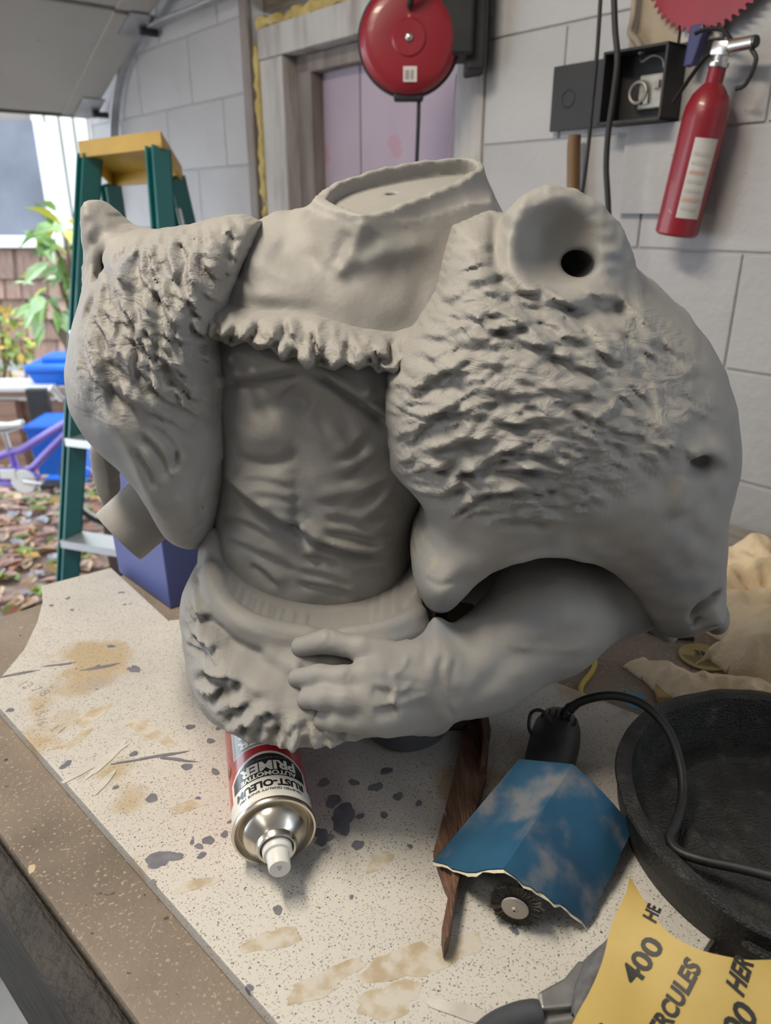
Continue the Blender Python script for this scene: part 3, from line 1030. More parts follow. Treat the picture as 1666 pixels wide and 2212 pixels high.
# ------------------------------------------------------------------ bench, board
CB = Vector((-.627, .783)); E1 = Vector((.722, -.692)); E2 = Vector((.692, .722))
def bpt(a, b): return CB + E1 * a + E2 * b
bench = empty('workbench', (CB.x + .7 * E1.x, CB.y + .7 * E1.y, 0))
tag(bench, 'dusty brown wooden workbench with a dark plank along its front', 'workbench')
BINV = Matrix.Translation(-bench.location)
BENCHTOP = mat('bench_top', (.2, .15, .1), .75, ramp=[(.3, (.15, .12, .092)), (.5, (.225, .18, .14)), (.75, (.29, .245, .195))], scale=7, detail=9,
               spots=[(330, .60, .66, (.36, .31, .24), 'noise'), (17, .085, .06, (.55, .44, .28), 'voronoi'), (90, .70, .74, (.05, .04, .03), 'noise')], bump=.5, bscale=220, bdist=.002)
o = MB().prism([tuple(bpt(a, b)) for a, b in ((0, 0), (1.75, 0), (1.75, 1.0), (0, 1.0))], .86, .90).build('top', BENCHTOP, bench, bev=.004)
o.matrix_parent_inverse = BINV
DARKWOOD = mat('dark_plank', (.04, .035, .03), .7, ramp=[(.3, (.025, .022, .02)), (.6, (.06, .052, .045)), (.8, (.10, .085, .07))], scale=6, stretch=(3, 3, 30), bump=.6, bscale=40)
o = MB().prism([tuple(bpt(a, b)) for a, b in ((-.01, -.03), (1.75, -.03), (1.75, -.001), (-.01, -.001))], .75, .893).build('fascia_plank', DARKWOOD, bench, bev=.006)
o.matrix_parent_inverse = BINV
for a, b in ((.06, .05), (1.65, .05), (.06, .92), (1.65, .92)):
    o = MB().prism([tuple(bpt(a + u, b + v)) for u, v in ((0, 0), (.085, 0), (.085, .085), (0, .085))], 0, .86).build('leg', DARKWOOD, bench)
    o.matrix_parent_inverse = BINV
board_px = [(240, 1226), (90, 1265), (92, 1300), (80, 1345), (52, 1403), (0, 1465), (-60, 1520)]
bp = [atZ(x, y, BOARD) for x, y in board_px]
c = [(p.x, p.y) for p in bp]
c[-1] = (-.440, .695)
c += [(.055, .21), (.258, .413), (.405, .56), (.262, .667), (.172, .738), (-.02, .90), (-.20, .875), tuple(atZ(364, 1340, BOARD)[:2])]
BRDM = mat('spattered_white_board', (.62, .58, .50), .55, ramp=[(.25, (.50, .475, .44)), (.5, (.60, .575, .525)), (.8, (.64, .61, .55))], scale=3.5, detail=6,
           spots=[(8, .575, .66, (.47, .37, .235), 'noise'), (620, .585, .66, (.20, .18, .155), 'noise'), (330, .66, .70, (.10, .09, .08), 'noise'), (26, .115, .085, (.15, .15, .19), 'voronoi'), (4.1, .58, .74, (.33, .325, .35), 'noise')], bump=.15, bscale=200, bdist=.001)
o = MB().prism(c[::-1], .9005, BOARD).build('white_board', BRDM, None, bev=.0012)
tag(o, 'cream laminate board stained with paint, lying under the statue', 'board')

# paint drips and filler smears on the board
brd = o
rs3 = random.Random(17)
def splat(px, py, rx, ry, m, name, z, ang=0.0, jag=.12):
    c = atZ(px, py, BOARD + z)
    a = math.radians(ang)
    n = 22; P = []
    ph = [rs3.uniform(0, 6.28) for _ in range(4)]
    for k in range(n):
        t = 2 * math.pi * k / n
        w = 1 + jag * (math.sin(2 * t + ph[0]) + .7 * math.sin(3 * t + ph[1]) + .5 * math.sin(5 * t + ph[2]) + .4 * math.sin(8 * t + ph[3]))
        x, y = rx * .001 * w * math.cos(t), ry * .001 * w * math.sin(t)
        P.append((c.x + x * math.cos(a) - y * math.sin(a), c.y + x * math.sin(a) + y * math.cos(a), c.z))
    ob = MB().add(P, [tuple(range(n))]).build(name, m, brd, fix=False)
DRIP = mat('grey_drip', (.17, .17, .20), .5, ramp=[(.3, (.13, .13, .155)), (.7, (.22, .22, .25))], scale=60)
TANF = mat('tan_filler', (.44, .34, .21), .8, ramp=[(.36, (.45, .365, .25)), (.48, (.52, .45, .345)), (.58, (.585, .545, .475))], scale=70, detail=9)
WHF = mat('white_filler', (.62, .60, .55), .8, ramp=[(.3, (.5, .48, .43)), (.7, (.66, .64, .6))], scale=50)
for i, (x, y, r) in enumerate(((411, 1570, 5), (474, 1572, 4), (328, 1724, 6), (404, 1656, 6), (450, 1815, 5), (430, 1828, 4), (343, 1856, 10), (375, 1850, 6), (387, 1849, 4), (485, 1802, 4), (289, 1628, 4), (465, 1667, 5), (743, 1758, 12), (739, 1786, 9), (778, 1763, 4), (692, 1799, 6), (694, 1817, 5), (708, 1808, 6),
                               (773, 1825, 6), (720, 1730, 8), (812, 1700, 7), (765, 1690, 5), (830, 1760, 4), (700, 1690, 6), (860, 1720, 5), (905, 1735, 4), (835, 1665, 6), (455, 1600, 4), (330, 1905, 3), (600, 1965, 4), (250, 1700, 3))):
    splat(x, y, r, r * rs3.uniform(.7, 1), DRIP, 'paint_drip', .0002 + i * .00001, rs3.uniform(0, 180))
for i, (x, y, rx, ry, a) in enumerate(((200, 1545, 16, 34, -20), (175, 1590, 9, 26, -15), (330, 1585, 42, 15, -30), (290, 1560, 20, 10, 10), (410, 1740, 32, 9, 28), (150, 1605, 22, 8, 35), (425, 1910, 24, 10, 20), (820, 1860, 22, 12, 60), (880, 2080, 44, 24, 8), (840, 2160, 40, 18, 10), (985, 2050, 34, 16, 20), (590, 2030, 30, 16, 20), (1290, 1900, 16, 10, 30), (700, 2120, 46, 14, 25))):
    splat(x, y, rx * .62, ry * .6, TANF, 'filler_smear', .00012 + i * .000003, a, .2)
for i, (x, y, rx, ry, a) in enumerate(((205, 1650, 4, 34, -38), (232, 1640, 4, 30, -20), (225, 1690, 4, 16, -12), (1000, 2185, 26, 5, -20))):
    splat(x, y, rx, ry, WHF, 'plaster_streak', .0006 + i * .00006, a, .10)
for i, (x, y, rx, ry, a) in enumerate(((215, 1441, 24, 2.4, 18), (290, 1445, 10, 5, -40), (40, 1455, 24, 2, 20), (130, 1435, 16, 2, 15), (330, 1635, 34, 2, 14), (380, 1640, 18, 2, -8))):
    splat(x, y, rx, ry, DRIP, 'paint_streak', .0004 + i * .00003, a, .2)

# ------------------------------------------------------------------ the garage shell
WALLM = mat('painted_block', (.52, .50, .49), .8, ramp=[(.25, (.355, .35, .355)), (.5, (.425, .42, .425)), (.8, (.46, .455, .455))], scale=2.2, detail=8,
            spots=[(5, .62, .78, (.30, .28, .27), 'noise'), (60, .71, .75, (.22, .18, .15), 'noise')], bump=.5, bscale=60, bdist=.004)
MORTAR = mat('painted_joint', (.385, .38, .38), .85, bump=.4, bscale=50)


def struct(o):
    o['kind'] = 'structure'
    return o


def wall_obj(name, lo, hi, m, parent=None, bev=0.0):
    """box in wall coordinates (x right, o out of the wall towards the room, z up)"""
    x0, o0, z0 = lo; x1, o1, z1 = hi
    cx = (x0 + x1) / 2
    mb = MB().box((x0 - cx, -o1, z0), (x1 - cx, -o0, z1), bev=bev)
    ob = mb.build(name, m, None)
    ob.location = wall_pt(cx, 0, 0)
    ob.rotation_euler = (0, 0, WROT)
    if parent is not None:
        ob.parent = parent
        ob.matrix_parent_inverse = (Matrix.Translation(parent.location) @ parent.rotation_euler.to_matrix().to_4x4()).inverted()
    return ob


XL, XD0, XD1, XR = -3.43, -2.135, -1.275, .9
wall = struct(wall_obj('wall_back', (XL, -.2, 0), (XD0, -.0035, 2.5), MORTAR))
wall2 = wall_obj('core', (XD1, -.2, 0), (XR, -.0035, 2.5), MORTAR, wall)
wall_obj('lintel', (XD0, -.2, 1.93), (XD1, -.04, 2.5), mat('dark_timber', (.09, .065, .045), .8, ramp=[(.3, (.05, .035, .025)), (.7, (.16, .12, .08))], scale=5, stretch=(1, 8, 8), bump=.5), wall)
bmesh_cache = {}


def block(x0, x1, z0, z1, parent):
    key = (round(x1 - x0, 3), round(z1 - z0, 3))
    if key not in bmesh_cache:
        me_o = MB().box((-key[0] / 2, 0, -key[1] / 2), (key[0] / 2, .014, key[1] / 2), bev=.003).build('block', WALLM)
        bmesh_cache[key] = me_o
        ob = me_o
    else:
        ob = bmesh_cache[key].copy()
        COL.objects.link(ob)
    x, z = (x0 + x1) / 2, (z0 + z1) / 2
    ob.location = wall_pt(x, z, RND.uniform(.0, .0015))
    ob.rotation_euler = (0, RND.uniform(-.002, .002), WROT)
    ob.parent = parent
    ob.matrix_parent_inverse = (Matrix.Translation(parent.location) @ parent.rotation_euler.to_matrix().to_4x4()).inverted()


BWD, BHT, J = .40, .1925, .0035
for r in range(13):
    z0, z1 = r * BHT + J / 2, (r + 1) * BHT - J / 2
    for xa, xb, ph in ((XL, XD0 - .045, .1), (XD1 + .05, XR, .2)):
        x = xa - (0 if r % 2 == 0 else BWD / 2) - ph
        while x < xb:
            a, b = max(x + J / 2, xa), min(x + BWD - J / 2, xb)
            if b - a > .03:
                block(a, b, z0, z1, wall)
            x += BWD

# ---- boarded-up doorway in the wall
WOODGREY = mat('weathered_white_paint', (.48, .46, .43), .75, ramp=[(.3, (.30, .27, .24)), (.5, (.47, .45, .43)), (.8, (.55, .53, .51))], scale=7, stretch=(2, 2, .5), bump=.4, bscale=40)
WOODBR = mat('weathered_jamb', (.25, .21, .19), .8, ramp=[(.3, (.15, .12, .105)), (.6, (.27, .235, .215)), (.8, (.34, .31, .29))], scale=8, stretch=(3, 3, .4), bump=.4, bscale=50)
PINK = mat('pink_foam_board', (.55, .45, .53), .7, ramp=[(.3, (.40, .32, .40)), (.6, (.46, .385, .465)), (.8, (.50, .43, .51))], scale=3, detail=3,
           spots=[(5.5, .63, .66, (.45, .29, .35), 'noise'), (9, .70, .73, (.30, .20, .24), 'noise')])
door = struct(empty('door_1', wall_pt(-1.7, 0, 0), WROT))
tag(door, kind='structure')
zt = wall_sz(600, 120)[1]
wall_obj('side_post', (XD0 - .05, -.1, 0), (XD0 - .004, .012, 2.5), WOODBR, door, .003)
wall_obj('jamb', (XD0 + .03, -.12, 0), (XD0 + .145, .0, zt - .001), WOODGREY, door, .003)
wall_obj('jamb_stop', (XD0 + .146, -.14, 0), (XD0 + .215, -.045, zt - .001), WOODBR, door, .003)
wall_obj('head_casing', (XD0 + .03, -.12, zt), (XD1 + .02, .004, zt + .075), WOODGREY, door, .003)
wall_obj('head_stop', (XD0 + .146, -.14, zt - .045), (XD1 + .01, -.045, zt - .002), WOODBR, door, .003)
wall_obj('jamb', (XD1 - .035, -.14, 0), (XD1 + .046, .004, zt - .001), WOODGREY, door, .003)
xs = wall_sz(775, 250, -.08)[0]
wall_obj('foam_board', (XD0 + .21, -.125, .0), (xs - .002, -.085, zt), PINK, door)
wall_obj('foam_board', (xs + .002, -.127, .0), (XD1 - .03, -.087, zt), PINK, door)
FOAM = mat('yellow_spray_foam', (.52, .40, .13), .8, ramp=[(.3, (.36, .25, .07)), (.6, (.58, .46, .18))], scale=14, bump=.6, bscale=40)
rr = random.Random(2)
def foam_bead(pts, r, name):
    P, R = [], []
    for i in range(len(pts) - 1):
        a, b = Vector(pts[i]), Vector(pts[i + 1])
        n = max(2, int((b - a).length / .02))
        for k in range(n):
            P.append(a.lerp(b, k / n) + Vector((rr.gauss(0, .003), rr.gauss(0, .003), rr.gauss(0, .003))))
            R.append(r * rr.uniform(.6, 1.5))
    ob = MB().tube(P, R, 8).build(name, FOAM, None, True)
    ob.parent = door
    ob.matrix_parent_inverse = (Matrix.Translation(door.location) @ door.rotation_euler.to_matrix().to_4x4()).inverted()
foam_bead([wall_pt(XD0 + .012, .9, -.005), wall_pt(XD0 + .012, zt + .06, -.005)], .013, 'foam_bead')
foam_bead([wall_pt(XD0 + .03, zt + .088, -.012), wall_pt(XD1, zt + .085, -.012)], .014, 'foam_bead')

# ---- floor, ceiling, front wall around the garage opening
CONC = mat('concrete_floor', (.33, .33, .33), .7, ramp=[(.3, (.25, .25, .255)), (.6, (.36, .36, .36)), (.8, (.43, .43, .42))], scale=4, detail=9, bump=.3, bscale=90, bdist=.003)
def room_box(name, lo, hi, m):
    return struct(wall_obj(name, lo, hi, m))
room_box('floor', (-2.8, -.2, -.12), (3.2, 4.2, 0), CONC)
CEIL = mat('ceiling_board', (.50, .48, .45), .85, ramp=[(.3, (.45, .43, .4)), (.7, (.53, .51, .48))], scale=3)
room_box('ceiling', (XL - .02, -.2, 2.5), (3.2, 4.2, 2.56), CEIL)
room_box('wall_front', (XL - .12, -.2, 2.08), (XL - .02, 4.2, 2.5), WALLM)
room_box('trim_1', (XL - .05, -.2, 0), (XL - .001, .0, 2.08), WOODGREY)
room_box('wall_right', (2.1, -.2, 0), (2.2, 4.2, 2.5), WALLM)
room_box('wall_rear', (-2.0, 3.6, 0), (2.2, 3.7, 2.5), WALLM)

# ---- the overhead door, tipped up into its curved track
DOORM = mat('door_panel', (.40, .38, .355), .6, ramp=[(.3, (.36, .345, .32)), (.6, (.415, .40, .37)), (.8, (.44, .425, .40))], scale=3, detail=6,
            spots=[(9, .68, .74, (.26, .22, .17), 'noise')], bump=.15, bscale=30)
GALV = mat('galvanised_steel', (.42, .43, .45), .45, .85, ramp=[(.3, (.28, .29, .30)), (.7, (.48, .49, .51))], scale=10)
BLACKM = mat('black_steel', (.02, .02, .02), .5)
gd = struct(empty('door_2', wall_pt(-3.1, 1.8, 1.2), WROT))
GINV = (Matrix.Translation(gd.location) @ gd.rotation_euler.to_matrix().to_4x4()).inverted()
xb, zb = wall_sz(196, 250, .06)
xt, zt2 = wall_sz(318, 35, .06)
def section(x0, z0, x1, z1, name):
    d = Vector((x1 - x0, z1 - z0)); L = d.length; d /= L
    def pt(l, o, t): return wall_pt(x0 + d.x * l - d.y * t, z0 + d.y * l + d.x * t, o)
    mb = MB()
    def bx(l0, l1, o0, o1, t0, t1):
        V = [pt(l, o, t) for t in (t0, t1) for l, o in ((l0, o0), (l1, o0), (l1, o1), (l0, o1))]
        mb.add(V, [(0, 1, 2, 3), (4, 5, 6, 7), (0, 1, 5, 4), (1, 2, 6, 5), (2, 3, 7, 6), (3, 0, 4, 7)])
    bx(0, L, .06, 2.7, 0, .035)
    ob = mb.build(name, DOORM, gd, bev=.004); ob.matrix_parent_inverse = GINV
    mb = MB()
    def bx2(l0, l1, o0, o1, t0, t1):
        V = [pt(l, o, t) for t in (t0, t1) for l, o in ((l0, o0), (l1, o0), (l1, o1), (l0, o1))]
        mb.add(V, [(0, 1, 2, 3), (4, 5, 6, 7), (0, 1, 5, 4), (1, 2, 6, 5), (2, 3, 7, 6), (3, 0, 4, 7)])
    bx2(.002, L - .002, .06, .17, -.006, 0)
    ob = mb.build('stile', DOORM, gd); ob.matrix_parent_inverse = GINV
    return pt, L
pt, L = section(xb, zb, xt, zt2, 'section')
d2 = Vector((xt - xb, zt2 - zb)).normalized()
section(xt + .012, zt2 + .008, xt + .55, zt2 + .13, 'section')
mb = MB(); V = [pt(l, o, t) for t in (-.002, .036) for l, o in ((-.02, .06), (-.002, .06), (-.002, 2.7), (-.02, 2.7))]
mb.add(V, [(0, 1, 2, 3), (4, 5, 6, 7), (0, 1, 5, 4), (1, 2, 6, 5), (2, 3, 7, 6), (3, 0, 4, 7)])
ob = mb.build('bottom_seal', BLACKM, gd); ob.matrix_parent_inverse = GINV
for l0, o0, w in ((.0, .045, .14), (L - .10, .04, .12)):
    mb = MB(); V = [pt(l, o, t) for t in (-.010, -.0065) for l, o in ((l0, o0), (l0 + w, o0), (l0 + w, o0 + .085), (l0, o0 + .085))]
    mb.add(V, [(0, 1, 2, 3), (4, 5, 6, 7), (0, 1, 5, 4), (1, 2, 6, 5), (2, 3, 7, 6), (3, 0, 4, 7)])
    ob = mb.build('hinge_bracket', GALV, gd); ob.matrix_parent_inverse = GINV
    ob = MB().tube([pt(l0 + .05, .07, -.02), pt(l0 + .05, .012, -.02)], .011, 12).build('roller', BLACKM, gd, True); ob.matrix_parent_inverse = GINV
tr = [wall_pt(*wall_sz(x, y, .035), .035) for x, y in ((520, -25), (420, 18), (345, 48), (300, 84), (272, 135), (256, 190), (248, 250), (246, 330), (247, 460))]
TB = bez(tr, 6)
mb = MB()
for off, r in ((0.012, .006), (-.012, .006)):
    mb.tube([p + Vector((WN[0], WN[1], 0)) * -off for p in TB], r, 8)
mb.tube(TB, .013, 8, flat=.45)
ob = mb.build('track', GALV, gd, True); ob.matrix_parent_inverse = GINV

# ------------------------------------------------------------------ things on the back wall
def wall_thing(name, x, z, o=0.0):
    return empty(name, wall_pt(x, z, o), WROT)


RED = mat('red_enamel', (.25, .010, .02), .35, ramp=[(.3, (.20, .008, .016)), (.7, (.28, .013, .024))], scale=6, spots=[(50, .70, .74, (.35, .2, .18), 'noise')], coat=.2)
BLACKP = mat('black_plastic', (.013, .013, .014), .6, ramp=[(.3, (.010, .010, .011)), (.7, (.022, .022, .023))], scale=20)
CHROME = mat('dull_chrome', (.62, .60, .57), .28, 1.0)
WHITEL = mat('worn_white_label', (.62, .60, .57), .6, ramp=[(.3, (.50, .48, .46)), (.7, (.66, .64, .61))], scale=30)
INK = mat('black_ink', (.018, .018, .018), .55)

# cord reel
c = atY(884, 88, 1.72)
reel = empty('cord_reel', c, math.atan2(c.x, -c.y) + math.pi * 0)
tag(reel, 'red round retractable cord reel on a black bracket above the doorway', 'cord reel')
RR = .0975
yaw = math.atan2(-c.x, c.y)
reel.rotation_euler = (0, 0, yaw)
Mx = Matrix.Rotation(math.radians(90), 4, 'X')       # lathe axis -> towards -y (the viewer)
MB().lathe([(.001, .034), (.03, .0345), (.034, .031), (.070, .031), (.085, .028), (.0945, .020), (RR, .010), (RR, -.012), (.085, -.030), (.03, -.032), (.001, -.032)], 64, Mx).build('drum', RED, reel, True)
MB().lathe([(.088, .008), (RR + .0035, .008), (RR + .0045, 0), (RR + .0035, -.008), (.088, -.008)], 64, Mx).build('rim_seam', BLACKP, reel, True)
MB().lathe([(.0005, .040), (.0045, .0395), (.0075, .037), (.0085, .033)], 24, Mx).build('hub_cap', CHROME, reel, True)
for a in (20, 140, 260):
    MB().lathe([(.0003, .0335), (.0015, .0330), (.002, .031)], 10, Matrix.Translation((.017 * math.cos(math.radians(a)), 0, .017 * math.sin(math.radians(a)))) @ Mx).build('screw', CHROME, reel, True)
lb = MB().box((-.007, -.0325, -.0755), (.020, -.0305, -.0485)).build('sticker', WHITEL, reel)
lb.location.x = -.004
lb['label'] = 'small worn white sticker'
for x0, x1 in ((-.004, .004), (.007, .012)):
    MB().box((x0 - .003, -.0331, -.071), (x1 - .003, -.0325, -.055)).build('sticker_print', mat('grey_print', (.3, .29, .28), .6), reel)
hb = MB().box((.055, -.028, -.028), (.125, .085, .20), bev=.006); hb.box((.115, -.01, -.052), (.150, .10, .20), bev=.005)
hb.build('bracket', BLACKP, reel)
MB().tube(bez([(0, -.036, .05), (.005, -.05, .062), (.02, -.055, .08), (.04, -.05, .12)], 6), .0062, 10).build('cord_stub', BLACKP, reel, True)
MB().box((-.03, -.014, -.106), (.03, .014, -.090), bev=.004).build('cord_guide', BLACKP, reel)
MB().tube(bez([(.021, 0, -.10), (.020, .0, -.16), (.017, .005, -.25), (.012, .012, -.36), (.012, .03, -.6)], 6), .0042, 10).build('hanging_cord', BLACKP, reel, True)
MB().tube([(.098, .05, -.05), (.094, .06, -.12), (.086, .07, -.24), (.08, .08, -.4)], .0011, 6).build('thin_wire', mat('copper_wire', (.45, .30, .22), .5), reel, True)

# fire extinguisher
xT, zT = wall_sz(1553, 138, .055); xB, zB = wall_sz(1460, 508, .055)
ext = empty('fire_extinguisher', wall_pt(xB, zB, .055), WROT)
tilt = math.atan2(xT - xB, zT - zB)
Lx = math.hypot(xT - xB, zT - zB)
ext.rotation_euler = Matrix.Rotation(WROT, 3, 'Z').to_4x4().to_3x3().to_euler()
ext.rotation_euler = (Matrix.Rotation(WROT, 3, 'Z') @ Matrix.Rotation(tilt, 3, 'Y')).to_euler()
tag(ext, 'red fire extinguisher with a white label hanging tilted on the wall', 'fire extinguisher')
ER = .0345
MB().lathe([(.001, 0), (ER - .004, 0), (ER, .004), (ER, Lx - .075), (ER * .97, Lx - .060), (ER * .80, Lx - .043), (ER * .50, Lx - .030), (.013, Lx - .026), (.013, Lx - .004)], 40).build('cylinder', RED, ext, True)
MB().lathe([(.0145, Lx - .005), (.0155, Lx - .003), (.0155, Lx + .002), (.012, Lx + .003), (.012, Lx + .012)], 24).build('collar', CHROME, ext, True)
MB().box((-.013, -.012, Lx + .010), (.013, .012, Lx + .030), bev=.003).tube([(.0, 0, Lx + .021), (.052, -.004, Lx + .029)], [.010, .009], 16).build('valve', CHROME, ext, True)
MB().tube([(.050, -.004, Lx + .0285), (.054, -.0045, Lx + .0292)], [.0095, .008], 16).build('nozzle_bore', BLACKP, ext, True)
MB().tube(bez([(.012, .006, Lx + .028), (-.01, .004, Lx + .045), (-.035, .002, Lx + .046), (-.052, 0, Lx + .040)], 5), .005, 10, flat=.6).build('lever', BLACKP, ext, True)
MB().tube(bez([(.008, .004, Lx + .010), (-.02, .002, Lx + .013), (-.04, 0, Lx - .015), (-.062, .0, Lx - .055)], 5), .0052, 10, flat=.6).build('handle', BLACKP, ext, True)
MB().tube(bez([(.046, .0, Lx + .02), (.058, .0, Lx + .005), (.050, .004, Lx - .025), (.036, .004, Lx - .032)], 6), .0035, 8).build('hose_loop', BLACKP, ext, True)
Vg = []; 
lab = []
for i in range(13):
    th = math.radians(-72 + 62 * i / 12)
    lab.append([((ER + .0006) * math.cos(th), (ER + .0006) * math.sin(th), .030 + .118 * k / 4) for k in range(5)])
MB().grid(lab).build('paper_label', WHITEL, ext, True, fix=False)
GREYP = mat('faded_print', (.50, .48, .465), .6); ORP = mat('orange_print', (.58, .38, .30), .6)
def strip(t0, t1, z0, z1, m, r=.0012):
    MB().grid([[((ER + r) * math.cos(math.radians(t0 + (t1 - t0) * i / 5)), (ER + r) * math.sin(math.radians(t0 + (t1 - t0) * i / 5)), z) for z in (z0, z1)] for i in range(6)]).build('label_print', m, ext, True, fix=False)
for k in range(7):
    strip(-66, -24, .042 + k * .0135, .047 + k * .0135, ORP if k in (1, 4) else GREYP)
strip(-13, -11, .055, .145, ORP)

# open electrical box with its lid swung to the left
xa, za = wall_sz(1200, 142, .012); xm, zm = wall_sz(1340, 122, .012); _, zb2 = wall_sz(1200, 292, .012)
ztop = (za + zm) / 2; zbot = (zb2 + wall_sz(1338, 266, .012)[1]) / 2
xr = wall_sz(1478, 180, 0)[0]
eb = wall_thing('electrical_box', (xm + xr) / 2, zbot, 0)
tag(eb, 'open black electrical box with bare fittings and its cover plate', 'electrical box')
w2 = (xr - xm) / 2; hh = ztop - zbot; dp = .06
BLKM = mat('black_enamel', (.022, .021, .021), .6, ramp=[(.3, (.014, .014, .014)), (.7, (.032, .030, .030))], scale=6)
mb = MB()
mb.box((-w2, -.004, 0), (w2, -.001, hh))
mb.box((-w2, -dp, 0), (-w2 + .004, -.001, hh)).box((w2 - .004, -dp, 0), (w2, -.001, hh))
mb.box((-w2, -dp, 0), (w2, -.001, .004)).box((-w2, -dp, hh - .004), (w2, -.001, hh))
mb.build('case', BLKM, eb)
wl = xm - xa
pl = MB().box((-w2 - wl, -.016, .001), (-w2 - .001, -.010, hh - .001), bev=.0012).build('cover_plate', BLKM, eb)
MB().lathe([(.0135, .0005), (.0145, .0012), (.0155, .0005)], 28, Matrix.Translation((-w2 - wl * .72, -.016, hh * .48)) @ Mx).build('knockout_ring', BLACKP, eb, True)
FIT = mat('old_metal_fitting', (.42, .40, .36), .5, .6, ramp=[(.3, (.25, .23, .2)), (.7, (.5, .48, .44))], scale=25)
MB().box((-.012, -.020, .022), (.040, -.008, .075), bev=.003).box((.004, -.026, .03), (.012, -.018, .045)).box((.020, -.026, .052), (.030, -.018, .064)).build('terminal_plate', FIT, eb)
MB().tube([(-.008 + .016 * math.cos(a), -.026, .048 + .016 * math.sin(a)) for a in np.linspace(0, 6.28, 24)], .003, 8).build('conduit_ring', FIT, eb, True)
MB().tube(bez([(-.015, -.02, .100), (-.005, -.028, .094), (.015, -.03, .100), (.03, -.025, .095), (.034, -.02, .080)], 5), .0018, 6).build('bare_wire', FIT, eb, True)

# small things around it
o = wall_obj('painted_patch_panel', (wall_sz(1352, 380)[0], .008, wall_sz(1400, 462)[1]), (wall_sz(1530, 380)[0], .013, wall_sz(1400, 270)[1]), WALLM, bev=.001)
tag(o, 'square painted panel on the wall below the electrical box', 'panel')
o = wall_obj('tan_board', (wall_sz(1375, 50)[0], .008, wall_sz(1420, 106)[1]), (wall_sz(1480, 50)[0], .016, 2.0), mat('tan_hardboard', (.37, .30, .22), .7, ramp=[(.3, (.33, .265, .19)), (.7, (.41, .34, .25))], scale=6), bev=.001)
tag(o, 'tan hardboard panel fixed above the electrical box', 'board')
o = wall_obj('wall_strip', (wall_sz(1487, 50)[0], .008, wall_sz(1500, 95)[1]), (wall_sz(1572, 50)[0], .018, 2.0), WOODGREY, bev=.002)
tag(o, 'pale painted wooden strip behind the red saw blade', 'wooden strip')

bx0, bz0 = wall_sz(1545, -118, .03)
sb = wall_thing('saw_blade', bx0, bz0, .03)
tag(sb, 'red circular saw blade hung at the top right of the wall', 'saw blade')
n = 60; R0 = .113
prof = []
for k in range(n):
    for da, rr_ in ((0, R0 - .007), (.35, R0 - .006), (.75, R0 + .001), (.95, R0)):
        a = 2 * math.pi * (k + da) / n
        prof.append((rr_ * math.cos(a), rr_ * math.sin(a)))
MB().prism(prof, -.001, .001, Mx).build('blade', RED, sb)
MB().lathe([(.012, .0013), (.030, .0016), (.031, .001)], 32, Mx).build('hub', CHROME, sb, True)
MB().tube([(0, -.004, .0), (0, .03, .0)], .006, 12).build('hook', GALV, sb, True)

o = MB().tube([wall_pt(*wall_sz(1242, 291, .03), .03), wall_pt(*wall_sz(1240, 315, .03), .03), wall_pt(*wall_sz(1238, 470, .03), .03)], [.0115, .0125, .0125], 20).build('wooden_handle', mat('brown_wood', (.16, .085, .03), .5, ramp=[(.3, (.10, .05, .02)), (.7, (.21, .12, .045))], scale=10, stretch=(4, 4, .6)), None, True)
tag(o, 'brown round wooden handle hanging under the cover plate', 'handle')
o = MB().tube(bez([wall_pt(*wall_sz(x, y, .09), .09) for x, y in ((1299, -30), (1294, 60), (1288, 140), (1279, 230), (1272, 310), (1262, 390), (1254, 440), (1248, 520))], 6), .0034, 10).build('hanging_cable', BLACKP, None, True)
tag(o, 'thin black cable hanging in front of the cover plate', 'cable')
o = MB().tube(bez([wall_pt(*wall_sz(x, y, .10), .10) for x, y in ((1326, -30), (1329, 60), (1334, 130), (1325, 210), (1314, 290), (1310, 360), (1313, 420), (1318, 520))], 6), .0050, 10).build('hanging_cable', BLACKP, None, True)
tag(o, 'thick black cable hanging beside the thin one', 'cable')
o = MB().tube(bez([wall_pt(*wall_sz(x, y, .03), .03) for x, y in ((1374, -20), (1368, 40), (1362, 70), (1378, 90), (1388, 115))], 6), .0058, 10).build('conduit', mat('tan_conduit', (.33, .28, .21), .6), None, True)
tag(o, 'tan flexible conduit entering the top of the electrical box', 'conduit')
q = wall_sz(1503, 100, .03)
o = MB().prism([(-.012, -.028), (.004, -.026), (.016, .018), (.012, .028), (-.008, .028)], -.01, .01, Matrix.Translation(wall_pt(*q, .03)) @ Matrix.Rotation(WROT, 4, 'Z') @ Mx).build('blue_clip', mat('navy_plastic', (.03, .03, .12), .4), None, bev=.002)
tag(o, 'navy blue plastic clip beside the extinguisher valve', 'clip')
xq, zq = wall_sz(1620, 1140, 0)
o = wall_obj('sill_plank', (xq - .25, .012, zq - .035), (xq + .6, .11, zq), mat('sill_wood', (.27, .24, .21), .8, ramp=[(.3, (.2, .18, .155)), (.7, (.33, .30, .27))], scale=9, stretch=(.5, 4, 4)), bev=.003)
tag(o, 'dusty plank along the foot of the white wall at right', 'plank')

